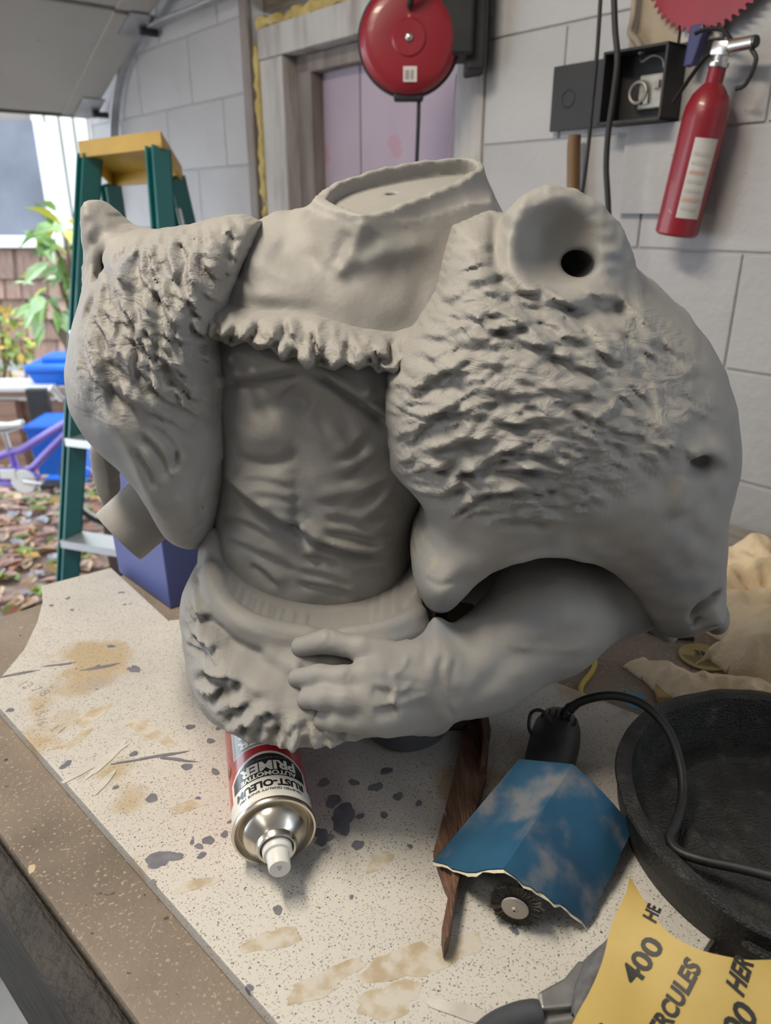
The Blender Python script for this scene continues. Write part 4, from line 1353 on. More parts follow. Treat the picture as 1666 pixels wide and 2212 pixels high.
# ------------------------------------------------------------------ step ladder by the opening
TEAL = mat('teal_fibreglass', (.012, .16, .155), .35, ramp=[(.3, (.010, .13, .125)), (.7, (.018, .20, .195))], scale=5, coat=.3)
YEL = mat('yellow_plastic', (.62, .36, .035), .45, ramp=[(.3, (.52, .29, .025)), (.7, (.68, .42, .05))], scale=9)
ALU = mat('ladder_aluminium', (.72, .73, .75), .35, .7)
lad = empty('step_ladder', (-.75, 2.1, 0))
tag(lad, 'teal fibreglass step ladder with a yellow top cap', 'step ladder')
LINV = Matrix.Translation(-lad.location)
def lp(o):
    o.parent = lad; o.matrix_parent_inverse = LINV; return o
def beam(a, b, w, d, m, name, side=None, chan=False):
    """rail from a to b; w across, d deep; side = direction of the width"""
    a, b = Vector(a), Vector(b)
    t = (b - a).normalized()
    sx = Vector(side or (1, 0, 0)); sx = (sx - t * sx.dot(t)).normalized()
    sy = t.cross(sx)
    mb = MB()
    def bx(x0, x1, y0, y1):
        V = [p + sx * x + sy * y for p in (a, b) for x, y in ((x0, y0), (x1, y0), (x1, y1), (x0, y1))]
        mb.add(V, [(0, 1, 2, 3), (4, 5, 6, 7), (0, 1, 5, 4), (1, 2, 6, 5), (2, 3, 7, 6), (3, 0, 4, 7)])
    if chan:
        bx(-w / 2, w / 2, -d / 2, -d / 2 + .005); bx(-w / 2, -w / 2 + .005, -d / 2, d / 2); bx(w / 2 - .005, w / 2, -d / 2, d / 2)
    else:
        bx(-w / 2, w / 2, -d / 2, d / 2)
    return mb.build(name, m)
low = [atY(173, 340, 2.10), atY(350, 319, 1.97), atY(396, 392, 2.22), atY(243, 403, 2.38)]
mid = sum(low, Vector()) / 4
mb = MB()
top = [p + Vector((0, 0, .037)) for p in low]
cap = low
inn = [mid + (p - mid) * .94 for p in low]; ceil_ = [mid + (p - mid) * .94 + Vector((0, 0, .032)) for p in low]
mb.add(top + low + inn + ceil_, [(0, 1, 2, 3)] + [(i, (i + 1) % 4, 4 + (i + 1) % 4, 4 + i) for i in range(4)] + [(4 + i, 4 + (i + 1) % 4, 8 + (i + 1) % 4, 8 + i) for i in range(4)] +
       [(8 + i, 8 + (i + 1) % 4, 12 + (i + 1) % 4, 12 + i) for i in range(4)] + [(15, 14, 13, 12)])
lp(mb.build('top_cap', YEL, fix=True))
across = (cap[1] - cap[0]).normalized()
def foot(p, dx, dy): return Vector((p.x + dx, p.y + dy, .0))
legs = []
for p, dx, dy, w, d in ((atY(194, 338, 2.12), -.205, -.30, .026, .060), (atY(341, 320, 1.99), .03, -.30, .026, .060), (atY(376, 385, 2.20), .12, .45, .028, .06), (atY(238, 398, 2.36), -.10, .42, .028, .06)):
    f = foot(p, dx, dy)
    lp(beam(p, f, w, d, TEAL, 'rail', across, True)); legs.append((p, f))
for t in (.28, .46, .64, .82, .93):
    a = legs[0][0].lerp(legs[0][1], t); b = legs[1][0].lerp(legs[1][1], t)
    lp(beam(a, b, .075, .022, ALU, 'step', (across.cross(Vector((0, 0, 1)))).normalized()))
for t in (.35, .75):
    a = legs[2][0].lerp(legs[2][1], t); b = legs[3][0].lerp(legs[3][1], t)
    lp(beam(a, b, .03, .012, ALU, 'rear_brace', (0, 0, 1)))
for i, j in ((0, 3), (1, 2)):
    a = legs[i][0].lerp(legs[i][1], .33); b = legs[j][0].lerp(legs[j][1], .33)
    lp(beam(a, b, .018, .006, ALU, 'spreader', (0, 0, 1)))
p, f = legs[2]
q0 = p.lerp(f, .05); q1 = p.lerp(f, .20)
lp(beam(q0 + Vector((.0, -.032, 0)), q1 + Vector((0, -.032, 0)), .018, .002, WHITEL, 'warning_label', across))

# ------------------------------------------------------------------ outdoors
GZ = -.03
GRND = mat('leaf_strewn_ground', (.28, .22, .18), .9, ramp=[(.3, (.17, .15, .09)), (.45, (.34, .25, .20)), (.6, (.45, .34, .28)), (.75, (.25, .28, .12))], scale=9, detail=8, bump=.6, bscale=30)
mb = MB().box((-9, 1.2, GZ - .3), (1.5, 12, GZ))
# ground stops at the garage slab
me = mb.build('ground', GRND)
me.location = (0, 0, 0)
# cut to the outside of the slab: rebuild as polygon
bpy.data.objects.remove(me)
e0 = wall_pt(-2.8, 0, 3.6); e1 = wall_pt(-2.8, 0, -.2)
o = MB().prism([(e0.x, e0.y), (e1.x, e1.y), (e1.x + 1.5, e1.y + 8), (-12, 12), (-12, e0.y)], GZ - .25, GZ).build('ground', GRND)
struct(o)
# fallen leaves
rg = random.Random(8)
LEAFC = [mat('leaf_russet', (.40, .17, .10), .7), mat('leaf_pink_brown', (.52, .33, .27), .7), mat('leaf_tan', (.58, .42, .26), .7), mat('leaf_ochre', (.50, .32, .08), .7), mat('leaf_green', (.20, .30, .06), .7), mat('leaf_grey', (.42, .40, .42), .7)]
mb = MB(); mi = []
for i in range(2600):
    a = rg.uniform(0, 1); x = rg.uniform(-3.4, -.9); y = rg.uniform(2.25, 4.25)
    if (Vector((x, y)) - Vector((e1.x, e1.y))).dot(Vector((WN[1], -WN[0]))) > 0: continue
    if x * WN[0] + y * WN[1] > WD - .06 and (x * WN[1] - y * WN[0]) > XL - .1: continue
    s = rg.uniform(.025, .055); th = rg.uniform(0, 6.28); tl = rg.uniform(-.5, .5)
    c, sn = math.cos(th), math.sin(th)
    P = []
    for u, v, h in ((-1, 0, 0), (-.4, .5, .15), (.4, .45, .2), (1, 0, .05), (.4, -.45, .2), (-.4, -.5, .15), (0, 0, -.05)):
        P.append((x + s * (u * c - v * sn), y + s * (u * sn + v * c), GZ + .012 + s * (h * 1.2 + tl * v * .6 + .2)))
    n0 = len(mb.f)
    mb.add(P, [(0, 1, 6), (1, 2, 6), (2, 3, 6), (3, 4, 6), (4, 5, 6), (5, 0, 6)])
    mi += [rg.choice([0, 1, 1, 1, 2, 2, 3, 4, 5])] * 6
o = mb.build('fallen_leaves', None, fix=False)
for m in LEAFC: o.data.materials.append(m)
o.data.polygons.foreach_set('material_index', mi)
tag(o, 'fallen brown and pinkish leaves covering the ground outside', 'leaves', kind='stuff')

# neighbouring house
HY = 6.2
def hp(x, y, d=0.0): return atY(x, y, HY - d)
house = empty('house', (hp(60, 760).x, HY, GZ))
tag(house, 'neighbouring house with shingled base, pale vertical siding and a window', 'house')
HINV = Matrix.Translation(-house.location)
def hq(x0, y0, x1, y1, d0, d1, m, name, parent=None, jit=0.0):
    a, b = hp(x0, y1), hp(x1, y0)
    ob = MB().box((a.x, HY - d1, a.z), (b.x, HY - d0, b.z)).build(name, m)
    ob.parent = house if parent is None else parent
    ob.matrix_parent_inverse = HINV if parent is None else HINV
    return ob
SID = mat('cream_siding', (.60, .60, .55), .6, ramp=[(.3, (.55, .55, .50)), (.7, (.64, .64, .59))], scale=2)
hq(-400, -200, 420, 800, -.2, -.02, mat('house_wall', (.20, .18, .16), .8), 'wall')
wn = hq(-260, 265, 100, 535, 0, .05, mat('white_window_frame', (.75, .74, .73), .5), 'window')
hq(-240, 262, 76, 510, .05, .056, mat('window_glass', (.10, .12, .16), .08, ramp=[(.3, (.05, .06, .08)), (.7, (.15, .165, .20))], scale=1.6), 'pane', None)
hq(-280, 508, 108, 532, .05, .11, MATS['white_window_frame'], 'window_sill')
xw = hp(100, 450).x
zlo, zhi = hp(60, 528).z, hp(60, -150).z
for k in range(22):
    ob = MB().box((xw + k * .105, HY - .025, zlo), (xw + k * .105 + .086, HY, zhi)).build('siding_board', SID); ob.parent = house; ob.matrix_parent_inverse = HINV
SH = [mat('shingle_a', (.26, .16, .12), .8, ramp=[(.3, (.19, .115, .085)), (.7, (.32, .21, .16))], scale=7, stretch=(6, 1, 1)), mat('shingle_b', (.34, .23, .18), .8, ramp=[(.3, (.27, .18, .14)), (.7, (.40, .28, .22))], scale=7, stretch=(6, 1, 1)), mat('shingle_c', (.20, .13, .10), .8, ramp=[(.3, (.14, .09, .07)), (.7, (.25, .17, .13))], scale=7, stretch=(6, 1, 1))]
rs = random.Random(12)
rows = [538, 597, 640, 683, 727, 772]
for r in range(5):
    x = -120 - rs.uniform(0, 40)
    while x < 260:
        w = rs.uniform(34, 62)
        a, b = hp(x + 1, rows[r + 1] + 3), hp(x + w - 1, rows[r])
        mbx = MB().add([(a.x, HY - .075, a.z), (b.x, HY - .075, a.z), (b.x, HY - .035, b.z), (a.x, HY - .035, b.z), (a.x, HY - .045, a.z), (b.x, HY - .045, a.z), (b.x, HY, b.z), (a.x, HY, b.z)],
                       [(0, 1, 2, 3), (4, 5, 6, 7), (0, 1, 5, 4), (1, 2, 6, 5), (2, 3, 7, 6), (3, 0, 4, 7)])
        ob = mbx.build('shingle', rs.choice(SH)); ob.parent = house; ob.matrix_parent_inverse = HINV
        x += w
hq(-400, 773, 420, 795, .0, .09, mat('foundation_grey', (.36, .38, .38), .8), 'foundation')

# plants
def leafy(name, label, cat, base, spots, size, cols, seed, aspect=.38, droop=.5):
    root = empty(name, base); tag(root, label, cat)
    r = random.Random(seed)
    I = Matrix.Translation(-Vector(base))
    lens = []
    mesh = []
    for m in cols:
        P = []
        for u, v, h in ((0, 0, 0), (.25, .8, .06), (.6, 1, .02), (1.0, 0, -.22), (.6, -1, .02), (.25, -.8, .06), (.5, 0, .0)):
            P.append((u, v * aspect / 2, h))
        me = bpy.data.meshes.new('leaf'); me.from_pydata(P, [], [(0, 1, 6), (1, 2, 6), (2, 3, 6), (3, 4, 6), (4, 5, 6), (5, 0, 6)]); me.materials.append(m); mesh.append(me)
    for (c, rad, n) in spots:
        for k in range(n):
            d = Vector((r.gauss(0, 1), r.gauss(0, 1), r.gauss(0, 1))).normalized()
            p = Vector(c) + d * rad * r.uniform(.3, 1)
            ob = bpy.data.objects.new('leaf', r.choice(mesh)); COL.objects.link(ob)
            out = (d + Vector((0, -.3, -droop))).normalized()
            q = out.to_track_quat('X', 'Z') @ Matrix.Rotation(r.uniform(-.8, .8), 3, 'X').to_quaternion()
            s = size * r.uniform(.7, 1.25)
            ob.matrix_world = Matrix.LocRotScale(p, q, (s, s, s))
            ob.parent = root; ob.matrix_parent_inverse = I
        st = MB().tube(bez([base, (Vector(base) + Vector(c)) / 2 + Vector((r.uniform(-.1, .1), 0, 0)), c], 4), .009, 6).build('stem', mat('stem_brown', (.16, .11, .07), .8), root, True)
        st.matrix_parent_inverse = I
    return root
LG = [mat('rhodo_green', (.22, .38, .10), .35), mat('rhodo_pale', (.45, .62, .33), .35), mat('rhodo_dark', (.10, .22, .05), .4), mat('rhodo_yellow', (.62, .58, .08), .4)]
py = 3.9
RH = leafy('rhododendron', 'leafy rhododendron branch with pale green leaves left of the ladder', 'shrub', tuple(Vector((atY(215, 900, py).x, py + .25, GZ))),
      [(tuple(atY(x, y, py + dy)), rad, n) for x, y, dy, rad, n in ((140, 500, 0, .10, 12), (118, 530, .1, .08, 8), (140, 560, 0, .09, 10), (130, 610, .05, .11, 14), (105, 640, 0, .09, 10), (125, 665, .1, .10, 12), (165, 590, .2, .10, 10), (110, 690, 0, .05, 4), (155, 530, .1, .08, 8))], .15, LG, 3)
LY = [mat('shrub_yellow_green', (.42, .48, .08), .5), mat('shrub_green', (.22, .34, .07), .5), mat('shrub_olive', (.16, .22, .06), .5), mat('shrub_orange', (.55, .35, .08), .5)]
sy = 4.9
leafy('garden_shrub', 'small yellow-green garden shrub below the shingled house wall', 'shrub', tuple(Vector((atY(10, 900, sy).x, sy, GZ))),
      [(tuple(atY(x, y, sy)), rad, n) for x, y, rad, n in ((10, 720, .16, 34), (25, 760, .17, 34), (0, 690, .12, 20), (45, 740, .10, 14), (20, 800, .14, 24), (-30, 740, .16, 20))], .075, LY, 5, .55, .2)

# raised timber bed
BEDM = [mat('bed_brown', (.27, .16, .11), .8, ramp=[(.3, (.19, .11, .075)), (.7, (.34, .21, .15))], scale=6, stretch=(.6, 4, 4)), mat('bed_pale', (.42, .29, .21), .8, ramp=[(.3, (.34, .23, .16)), (.7, (.50, .36, .27))], scale=6, stretch=(.6, 4, 4))]
by = 4.35
bed = empty('raised_bed', (atY(60, 1100, by).x, by, GZ))
tag(bed, 'brown timber raised garden bed behind the purple bicycle', 'garden bed')
DINV = Matrix.Translation(-bed.location)
def bq(x0, y0, x1, y1, d, t, m, name):
    a, b = atY(x0, y1, by), atY(x1, y0, by)
    ob = MB().box((a.x, by - d - t, a.z), (b.x, by - d, b.z), bev=.004).build(name, m); ob.parent = bed; ob.matrix_parent_inverse = DINV
bq(-120, 826, 125, 836, -.12, .25, mat('bed_cap', (.62, .60, .58), .7), 'cap_rail')
for k, (y0, y1) in enumerate(((837, 855), (862, 925), (928, 990), (993, 1050))):
    bq(-120, y0, 250, y1, 0, .04, BEDM[1 - k % 2 if k else 1], 'plank')
bq(-120, 853, 125, 861, 0, .06, MATS['bed_cap'], 'edge_strip')
for x0, x1 in ((18, 50), (-60, -30), (205, 232)):
    bq(x0, 858, x1, 1125, .04, .07, BEDM[0], 'post')

# recycling bins
BLUE = mat('blue_bin_plastic', (.005, .13, .62), .4, ramp=[(.3, (.004, .11, .55)), (.7, (.008, .17, .72))], scale=4)
def bin_(x0, y0, x1, y1, Y, label, lid):
    a, b = atY(x0, y1, Y), atY(x1, y0, Y)
    root = empty('recycling_bin', ((a.x + b.x) / 2, Y, a.z)); tag(root, label, 'bin')
    w, h = (b.x - a.x) / 2, b.z - a.z
    pts = [(-1, -1), (1, -1), (1, 1), (-1, 1)]
    V = [(x * w * .82, y * w * .82, 0) for x, y in pts] + [(x * w, y * w, h) for x, y in pts]
    V += [(x * w * .94, y * w * .94, h) for x, y in pts] + [(x * w * .8, y * w * .8, .02) for x, y in pts]
    mb = MB().add(V, [(3, 2, 1, 0)] + [(i, (i + 1) % 4, 4 + (i + 1) % 4, 4 + i) for i in range(4)] + [(4 + i, 4 + (i + 1) % 4, 8 + (i + 1) % 4, 8 + i) for i in range(4)] + [(8 + i, 8 + (i + 1) % 4, 12 + (i + 1) % 4, 12 + i) for i in range(4)] + [(12, 13, 14, 15)])
    mb.build('body', BLUE, root, bev=.006)
    MB().box((-w * 1.06, -w * 1.06, h * .90), (w * 1.06, w * 1.06, h * 1.0 - .002), bev=.006).build('rim', BLUE, root)
    if lid:
        MB().box((-w * 1.1, -w * 1.1, h), (w * 1.1, w * 1.1, h + .05), bev=.02).box((-w * .6, -w * .6, h + .045), (w * .6, w * .6, h + .085), bev=.015).build('lid', BLUE, root)
bin_(88, 795, 195, 824, by + .1, 'blue lidded bin standing on the raised bed', True)
bin_(95, 905, 185, 1012, 3.72, 'blue open bin behind the purple bicycle frame', False)
bin_(118, 1022, 185, 1055, 3.98, 'low blue tub partly hidden behind the ladder rail', False)
o = MB().box((0, 0, 0), (.12, .05, .33), bev=.01).build('planter_box', BLACKP); pz = atY(74, 965, 4.1); o.location = pz
tag(o, 'black planter box beside the blue open bin', 'planter')

# bicycle
PUR = mat('purple_paint', (.20, .12, .55), .3, ramp=[(.3, (.17, .10, .50)), (.7, (.25, .16, .62))], scale=4, coat=.5)
WHP = mat('white_plastic', (.80, .80, .78), .4)
TYRE = mat('tyre_rubber', (.02, .02, .02), .8)
gy = 3.35
bike = empty('bicycle', (atY(60, 1060, gy).x, gy, GZ)); tag(bike, 'small purple bicycle with a white saddle standing outside', 'bicycle')
KINV = Matrix.Translation(-bike.location)
def bk(mb, m, name, sm=True):
    ob = mb.build(name, m, bike, sm); ob.matrix_parent_inverse = KINV; return ob
def G(x, y, dy=0): return atY(x, y, gy + dy)
fr = MB()
fr.tube([G(-90, 1020), G(26, 975), G(45, 972), G(140, 915), G(215, 870)], .018, 12)
fr.tube([G(60, 1022), G(140, 938), G(215, 875)], .017, 12)
fr.tube([G(20, 968), G(38, 1020), G(48, 1034)], .017, 12)
fr.tube([G(-90, 1025), G(48, 1036)], .013, 10)
fr.tube([G(215, 850), G(230, 960), G(240, 1040)], .018, 12)
bk(fr, PUR, 'frame')
bk(MB().tube([G(-20, 1015, -.03), G(45, 1012, -.03), G(85, 1030, -.03), G(80, 1052, -.03), G(-20, 1042, -.03)], .022, 10, flat=.4), PUR, 'chain_guard')
bk(MB().box((G(14, 1026).x, gy - .06, G(14, 1026).z), (G(44, 1006).x, gy - .045, G(44, 1006).z), bev=.004), WHP, 'decal_plate', False)
bk(MB().tube([G(20, 968), G(12, 945), G(8, 930)], .012, 10), CHROME, 'seat_post')
sd = MB().grid([[(G(-45 + 94 * t, 918).x, gy + v * .07 * (1.1 - .75 * t), G(0, 918).z + .03 - .018 * v * v - .02 * math.sin(t * 3)) for v in (-1, -.5, 0, .5, 1)] for t in (0, .2, .4, .6, .8, .95, 1.0)], -.03)
bk(sd, WHP, 'saddle')
Mb = Matrix.Translation(G(52, 1040, -.05)) @ Mx
bk(MB().lathe([(.001, .006), (.055, .006), (.058, .003), (.058, -.003), (.001, -.004)], 40, Mb), WHP, 'chainring')
bk(MB().tube([G(52, 1040, -.065), G(97, 1046, -.075)], [.012, .008], 10), CHROME, 'crank_arm')
pd = G(108, 1047, -.12)
bk(MB().box((pd.x - .03, pd.y - .04, pd.z - .012), (pd.x + .03, pd.y + .04, pd.z + .012), bev=.004), BLACKP, 'pedal', False)
bk(MB().tube(bez([G(108, 838, -.2), G(120, 846, -.19), G(132, 862, -.18)], 5), .015, 10), WHP, 'handlebar_grip')
bk(MB().tube(bez([G(132, 862, -.18), G(160, 860, -.1), G(205, 850)], 5), .010, 10), CHROME, 'handlebar')
for wx in (-140, 246):
    cw = G(wx, 1035); rad = cw.z - GZ - .012
    Mw = Matrix.Translation(cw) @ Mx
    bk(MB().lathe([(rad - .02, .016), (rad, .012), (rad + .008, 0), (rad, -.012), (rad - .02, -.016), (rad - .026, 0), (rad - .02, .016)], 48, Mw), TYRE, 'tyre')
    bk(MB().lathe([(rad - .026, .008), (rad - .036, 0), (rad - .026, -.008)], 48, Mw), WHP, 'wheel_rim')
    for k in range(14):
        a = k * math.pi / 7
        bk(MB().tube([cw, cw + Vector((math.cos(a), 0, math.sin(a))) * (rad - .03)], .0015, 5), CHROME, 'spoke')
pst = atZ(236, 1250, GZ)
pb = atY(236, 1150, 2.75)
o = MB().box((pb.x - .022, pb.y, GZ), (pb.x + .022, pb.y + .06, pb.z + .05), bev=.003).build('timber_post', mat('dark_brown_timber', (.075, .045, .035), .7, ramp=[(.3, (.05, .03, .022)), (.7, (.10, .065, .05))], scale=8))
tag(o, 'dark brown timber post standing behind the blue box', 'post')

# ------------------------------------------------------------------ things on the bench
BT = .9005
def px_poly(pts, z): return [tuple(atZ(x, y, z)[:2]) for x, y in pts]

# stacking box behind the statue
bl, bn = atZ(246, 1236, BT), atZ(364, 1322, BT)
ex = (bn - bl); W1 = ex.length; ex.normalize()
ey = Vector((0, 0, 1)).cross(ex); W2 = .20
box = empty('storage_box', bl + ex * W1 / 2 + ey * W2 / 2, math.atan2(ex.y, ex.x))
tag(box, 'violet-blue plastic storage box standing behind the statue', 'box')
VB = mat('violet_plastic', (.115, .125, .46), .45, ramp=[(.3, (.085, .115, .33)), (.7, (.105, .14, .38))], scale=5)
a, b, hgt = W1 / 2, W2 / 2, .26
V = []
for s, z in ((.94, 0), (1, hgt), (.95, hgt), (.90, .006)):
    V += [(x * a * s, y * b * s, z) for x, y in ((-1, -1), (1, -1), (1, 1), (-1, 1))]
Fc = [(3, 2, 1, 0)] + [(4 * k + i, 4 * k + (i + 1) % 4, 4 * k + 4 + (i + 1) % 4, 4 * k + 4 + i) for k in range(3) for i in range(4)] + [(12, 13, 14, 15)]
MB().add(V, Fc).build('tub', VB, box, bev=.002)
MB().box((-a * 1.03, -b * 1.03, hgt - .02), (a * 1.03, b * 1.03, hgt - .012), bev=.002).build('rim', VB, box)

# spray can
RCAN = .033
n0 = atZ(592, 1790, BOARD + RCAN); n1 = atZ(566, 1610, BOARD + RCAN)
axd = (n0 - n1); axd.z = 0; axd.normalize()
can = empty('spray_can', Vector((n0.x, n0.y, BOARD)))
tag(can, 'red and white automotive primer spray can lying under the statue hem', 'spray can')
sidev = Vector((0, 0, 1)).cross(axd)        # right of the can when it stands upright, seen from above
MC = Matrix.Translation((0, 0, RCAN)) @ Matrix((( sidev.x, 0, axd.x, 0), (sidev.y, 0, axd.y, 0), (0, 1, 0, 0), (0, 0, 0, 1)))
MC = Matrix.Translation((0, 0, RCAN)) @ Matrix(((-sidev.x, 0, axd.x, 0), (-sidev.y, 0, axd.y, 0), (0, 1, 0, 0), (0, 0, 0, 1)))
# local frame: z towards the nozzle, y up, x = reader's right reversed on the table
CRED = mat('can_red', (.42, .012, .02), .25, coat=.4)
CWHITE = mat('can_white', (.74, .72, .66), .25, coat=.4)
CBLACK = mat('can_black', (.012, .012, .013), .3, coat=.3)
CGREY = mat('can_grey', (.27, .27, .26), .3, coat=.3)
TIN = mat('tinplate', (.66, .62, .55), .27, 1.0)
LC = .185
MB().lathe([(RCAN, -LC), (RCAN, 0)], 72, MC).build('body', CRED, can, True, fix=False)
MB().lathe([(.001, -LC + .006), (RCAN * .9, -LC + .002), (RCAN + .0008, -LC - .002), (RCAN + .0008, -LC + .002), (RCAN, -LC + .002)], 56, MC).build('base_ring', TIN, can, True)
MB().lathe([(RCAN, -.001), (RCAN + .0012, .0005), (RCAN + .0014, .0025), (RCAN + .0006, .0045), (RCAN - .0010, .0045), (RCAN - .0016, .002), (RCAN - .004, -.002), (RCAN - .0052, -.001), (RCAN - .006, .003), (RCAN - .0085, .0095), (.0185, .0150), (.0165, .0175), (.0150, .0165)], 64, MC).build('dome', TIN, can, True)
MB().lathe([(.0165, .0160), (.0162, .0205), (.0150, .0225), (.0135, .0220), (.0125, .0185), (.0095, .0175), (.001, .0175)], 48, MC).build('valve_cup', TIN, can, True)
NOZ = mat('actuator_white', (.74, .73, .70), .4)
MB().lathe([(.0118, .017), (.0118, .0265), (.0110, .0278), (.0096, .0280), (.0090, .0285), (.0086, .0405), (.0080, .0416), (.001, .0418)], 40, MC).build('actuator', NOZ, can, True)
# flat slanted finger pad on the actuator with an arrow
pad = MB().add([MC @ Vector(v) for v in ((-.0022, .0030, .04205), (.0022, .0030, .04205), (0, -.0018, .04205))], [(0, 1, 2)]).build('arrow_mark', mat('pale_grey', (.48, .47, .44), .5), can)
THC = math.radians(90 - 0)                # label centre, turned a little to the left in the picture
def on_can(u, v, lift=.00012):
    th = THC - u / RCAN                    # u runs to the reader's right
    return MC @ Vector(((RCAN + lift) * math.cos(th), (RCAN + lift) * math.sin(th), -v))
def can_panel(u0, u1, v0, v1, m, name, lift=.00012, bulge=0.0, n=24):
    rows = []
    for i in range(n + 1):
        t = i / n; u = u0 + (u1 - u0) * t; e = 1 - (2 * t - 1) ** 2
        rows.append([on_can(u, v0 - 0 * e, lift), on_can(u, v0 + (v1 - v0) * .5, lift), on_can(u, v1 + bulge * e, lift)])
    return MB().grid(rows).build(name, m, can, True, fix=False)
can_panel(-math.pi * RCAN, math.pi * RCAN, .0005, .020, CWHITE, 'white_band', .00012, n=72)
can_panel(-.038, .038, .019, .040, CWHITE, 'white_oval', .00012, .016, 36)
can_panel(-.0345, .0345, .0245, .0385, CBLACK, 'black_panel', .00022, .0145, 36)
can_panel(-.030, .030, .066, .110, CGREY, 'grey_panel', .00014, 0, 30)
can_panel(-.0315, .0315, .0645, .1115, CWHITE, 'panel_border', .00010, 0, 30)
def can_text(body, size, v, m, width=None, lift=.0003, bold=.0, u=0.0, shear=0, arc=0.0):
    V, Fc = text_mesh(body, size, shear, bold, width=width, maxlen=.0035)
    P = [on_can(u + x, v - y + arc * (1 - ((x) / .03) ** 2), lift) for x, y in V]
    ob = MB().add(P, Fc).build('lettering', m, can, fix=False)
    return ob
can_text('TRUSTED QUALITY SINCE 1921', .0034, .0095, INK, .056, bold=.0001)
can_text('RUST-OLEUM', .0105, .0165, CBLACK, .062, bold=.00045)
can_text('AUTOMOTIVE', .0068, .0280, CWHITE, .050, bold=.00025, lift=.0004)
can_text('PRIMER', .0150, .0375, CWHITE, .050, bold=.0006, lift=.0004)
can_text('PINTURA BASE PARA AUTO', .0026, .0470, CGREY, .036, lift=.0004)
can_text('FILLER', .0150, .074, CWHITE, .050, bold=.0006, lift=.0004)
can_text('PRIMER', .0150, .088, CWHITE, .050, bold=.0006, lift=.0004)
MB().add([on_can(.042 + .0042 * math.cos(a), .062 + .0062 * math.sin(a), .0003) for a in np.linspace(0, 6.28, 25)[:-1]], [tuple(range(24))]).build('emblem', mat('gold_print', (.35, .26, .10), .4), can, fix=False)
MB().add([on_can(.042 + .0026 * math.cos(a), .062 + .0042 * math.sin(a), .0004) for a in np.linspace(0, 6.28, 25)[:-1]], [tuple(range(24))]).build('emblem_centre', CBLACK, can, fix=False)

# support under the statue
sx, sy = atZ(905, 1632, BOARD)[:2]
o = MB().lathe([(.001, 0), (.040, 0), (.043, .003), (.039, .035), (.038, .060), (.001, .060)], 40, None).build('support_cup', mat('dark_grey_cup', (.09, .095, .105), .5, ramp=[(.3, (.08, .085, .095)), (.7, (.11, .115, .125))], scale=6), None, True)
o.location = (sx - .012, sy + .045, BOARD + .0005)
tag(o, 'dark grey cup propping up the statue behind the hand', 'cup')
cl = empty('clamp', (sx + .045, sy + .05, BOARD + .0005)); tag(cl, 'blackened wooden clamp block under the forearm', 'clamp')
CLM = mat('charred_wood', (.022, .018, .016), .7, ramp=[(.3, (.012, .010, .009)), (.7, (.05, .04, .034))], scale=20, bump=.5, bscale=60)
MB().box((-.018, -.015, 0), (.012, .02, .075), bev=.004).build('block', CLM, cl)
MB().box((.014, -.012, 0), (.026, .012, .085), bev=.003).build('jaw', CLM, cl)
pw = atY(1025, 1320, .66)
o = MB().box((-.022, -.02, -.035), (.016, .02, .012), bev=.003).build('wood_block', mat('brown_block', (.12, .095, .055), .7, ramp=[(.3, (.08, .06, .035)), (.7, (.17, .135, .08))], scale=14)); o.location = tuple(atY(1000, 1345, .64)); o.rotation_euler = (.1, .25, .3)
tag(o, 'brown wooden block wedged in the mouth of the large bear head', 'block')

# torn wood splinter
sp = empty('wood_splinter', atZ(985, 1780, BOARD)); tag(sp, 'long torn splinter of dark brown wood lying beside the blue sandpaper', 'wood splinter')
SINV2 = Matrix.Translation(-sp.location)
SPL = mat('splinter_wood', (.12, .06, .035), .65, ramp=[(.3, (.07, .035, .022)), (.55, (.15, .075, .045)), (.8, (.26, .16, .10))], scale=14, stretch=(6, 1, 2), bump=.5, bscale=60, spots=[(34, .70, .74, (.5, .44, .35), 'noise')])
def spl(pts, z0, z1, name):
    ob = MB().prism(px_poly(pts, BOARD)[::-1], BOARD + z0, BOARD + z1).build(name, SPL, sp, bev=.0015); ob.matrix_parent_inverse = SINV2
spl([(1026, 1553), (1040, 1580), (1057, 1612), (1050, 1695), (1020, 1790), (1004, 1872), (985, 1930), (976, 1960), (960, 1930), (936, 1856), (963, 1756), (988, 1652), (1002, 1590)], .0004, .010, 'flat_face')
spl([(1004, 1872), (985, 1960), (968, 2058), (958, 2078), (953, 2042), (964, 1985), (975, 1920), (986, 1860)], .0006, .018, 'spine')
spl([(1030, 1556), (1050, 1560), (1059, 1610), (1046, 1690), (1036, 1690), (1042, 1620)], .010, .020, 'torn_edge')

# rotary tool with wire wheel, under the blue sandpaper
wc = atZ(1114, 1956, BOARD + .0215)
tl = atZ(1205, 1575, BOARD + .0255)
td = (tl - wc).normalized()
tool = empty('rotary_tool', Vector((wc.x, wc.y, BOARD))); tag(tool, 'black corded rotary tool with a wire wheel brush', 'rotary tool')
TINV = Matrix.Translation(-tool.location)
MT = Matrix.Translation(wc) @ td.to_track_quat('Z', 'Y').to_matrix().to_4x4()
def tp(ob): ob.parent = tool; ob.matrix_parent_inverse = TINV; return ob
LT = (tl - wc).length
TBLK = mat('tool_black', (.015, .015, .016), .5, ramp=[(.3, (.010, .010, .011)), (.7, (.022, .022, .023))], scale=30)
tp(MB().lathe([(.004, .030), (.011, .034), (.012, .05), (.016, .056), (.0185, .075), (.0205, LT - .07), (.0230, LT - .05), (.0238, LT - .02), (.0225, LT - .002), (.019, LT + .010), (.010, LT + .015), (.001, LT + .0155)], 36, MT).build('body', TBLK, None, True))
tp(MB().lathe([(.0018, -.002), (.0018, .034)], 12, MT).build('shank', CHROME, None, True))
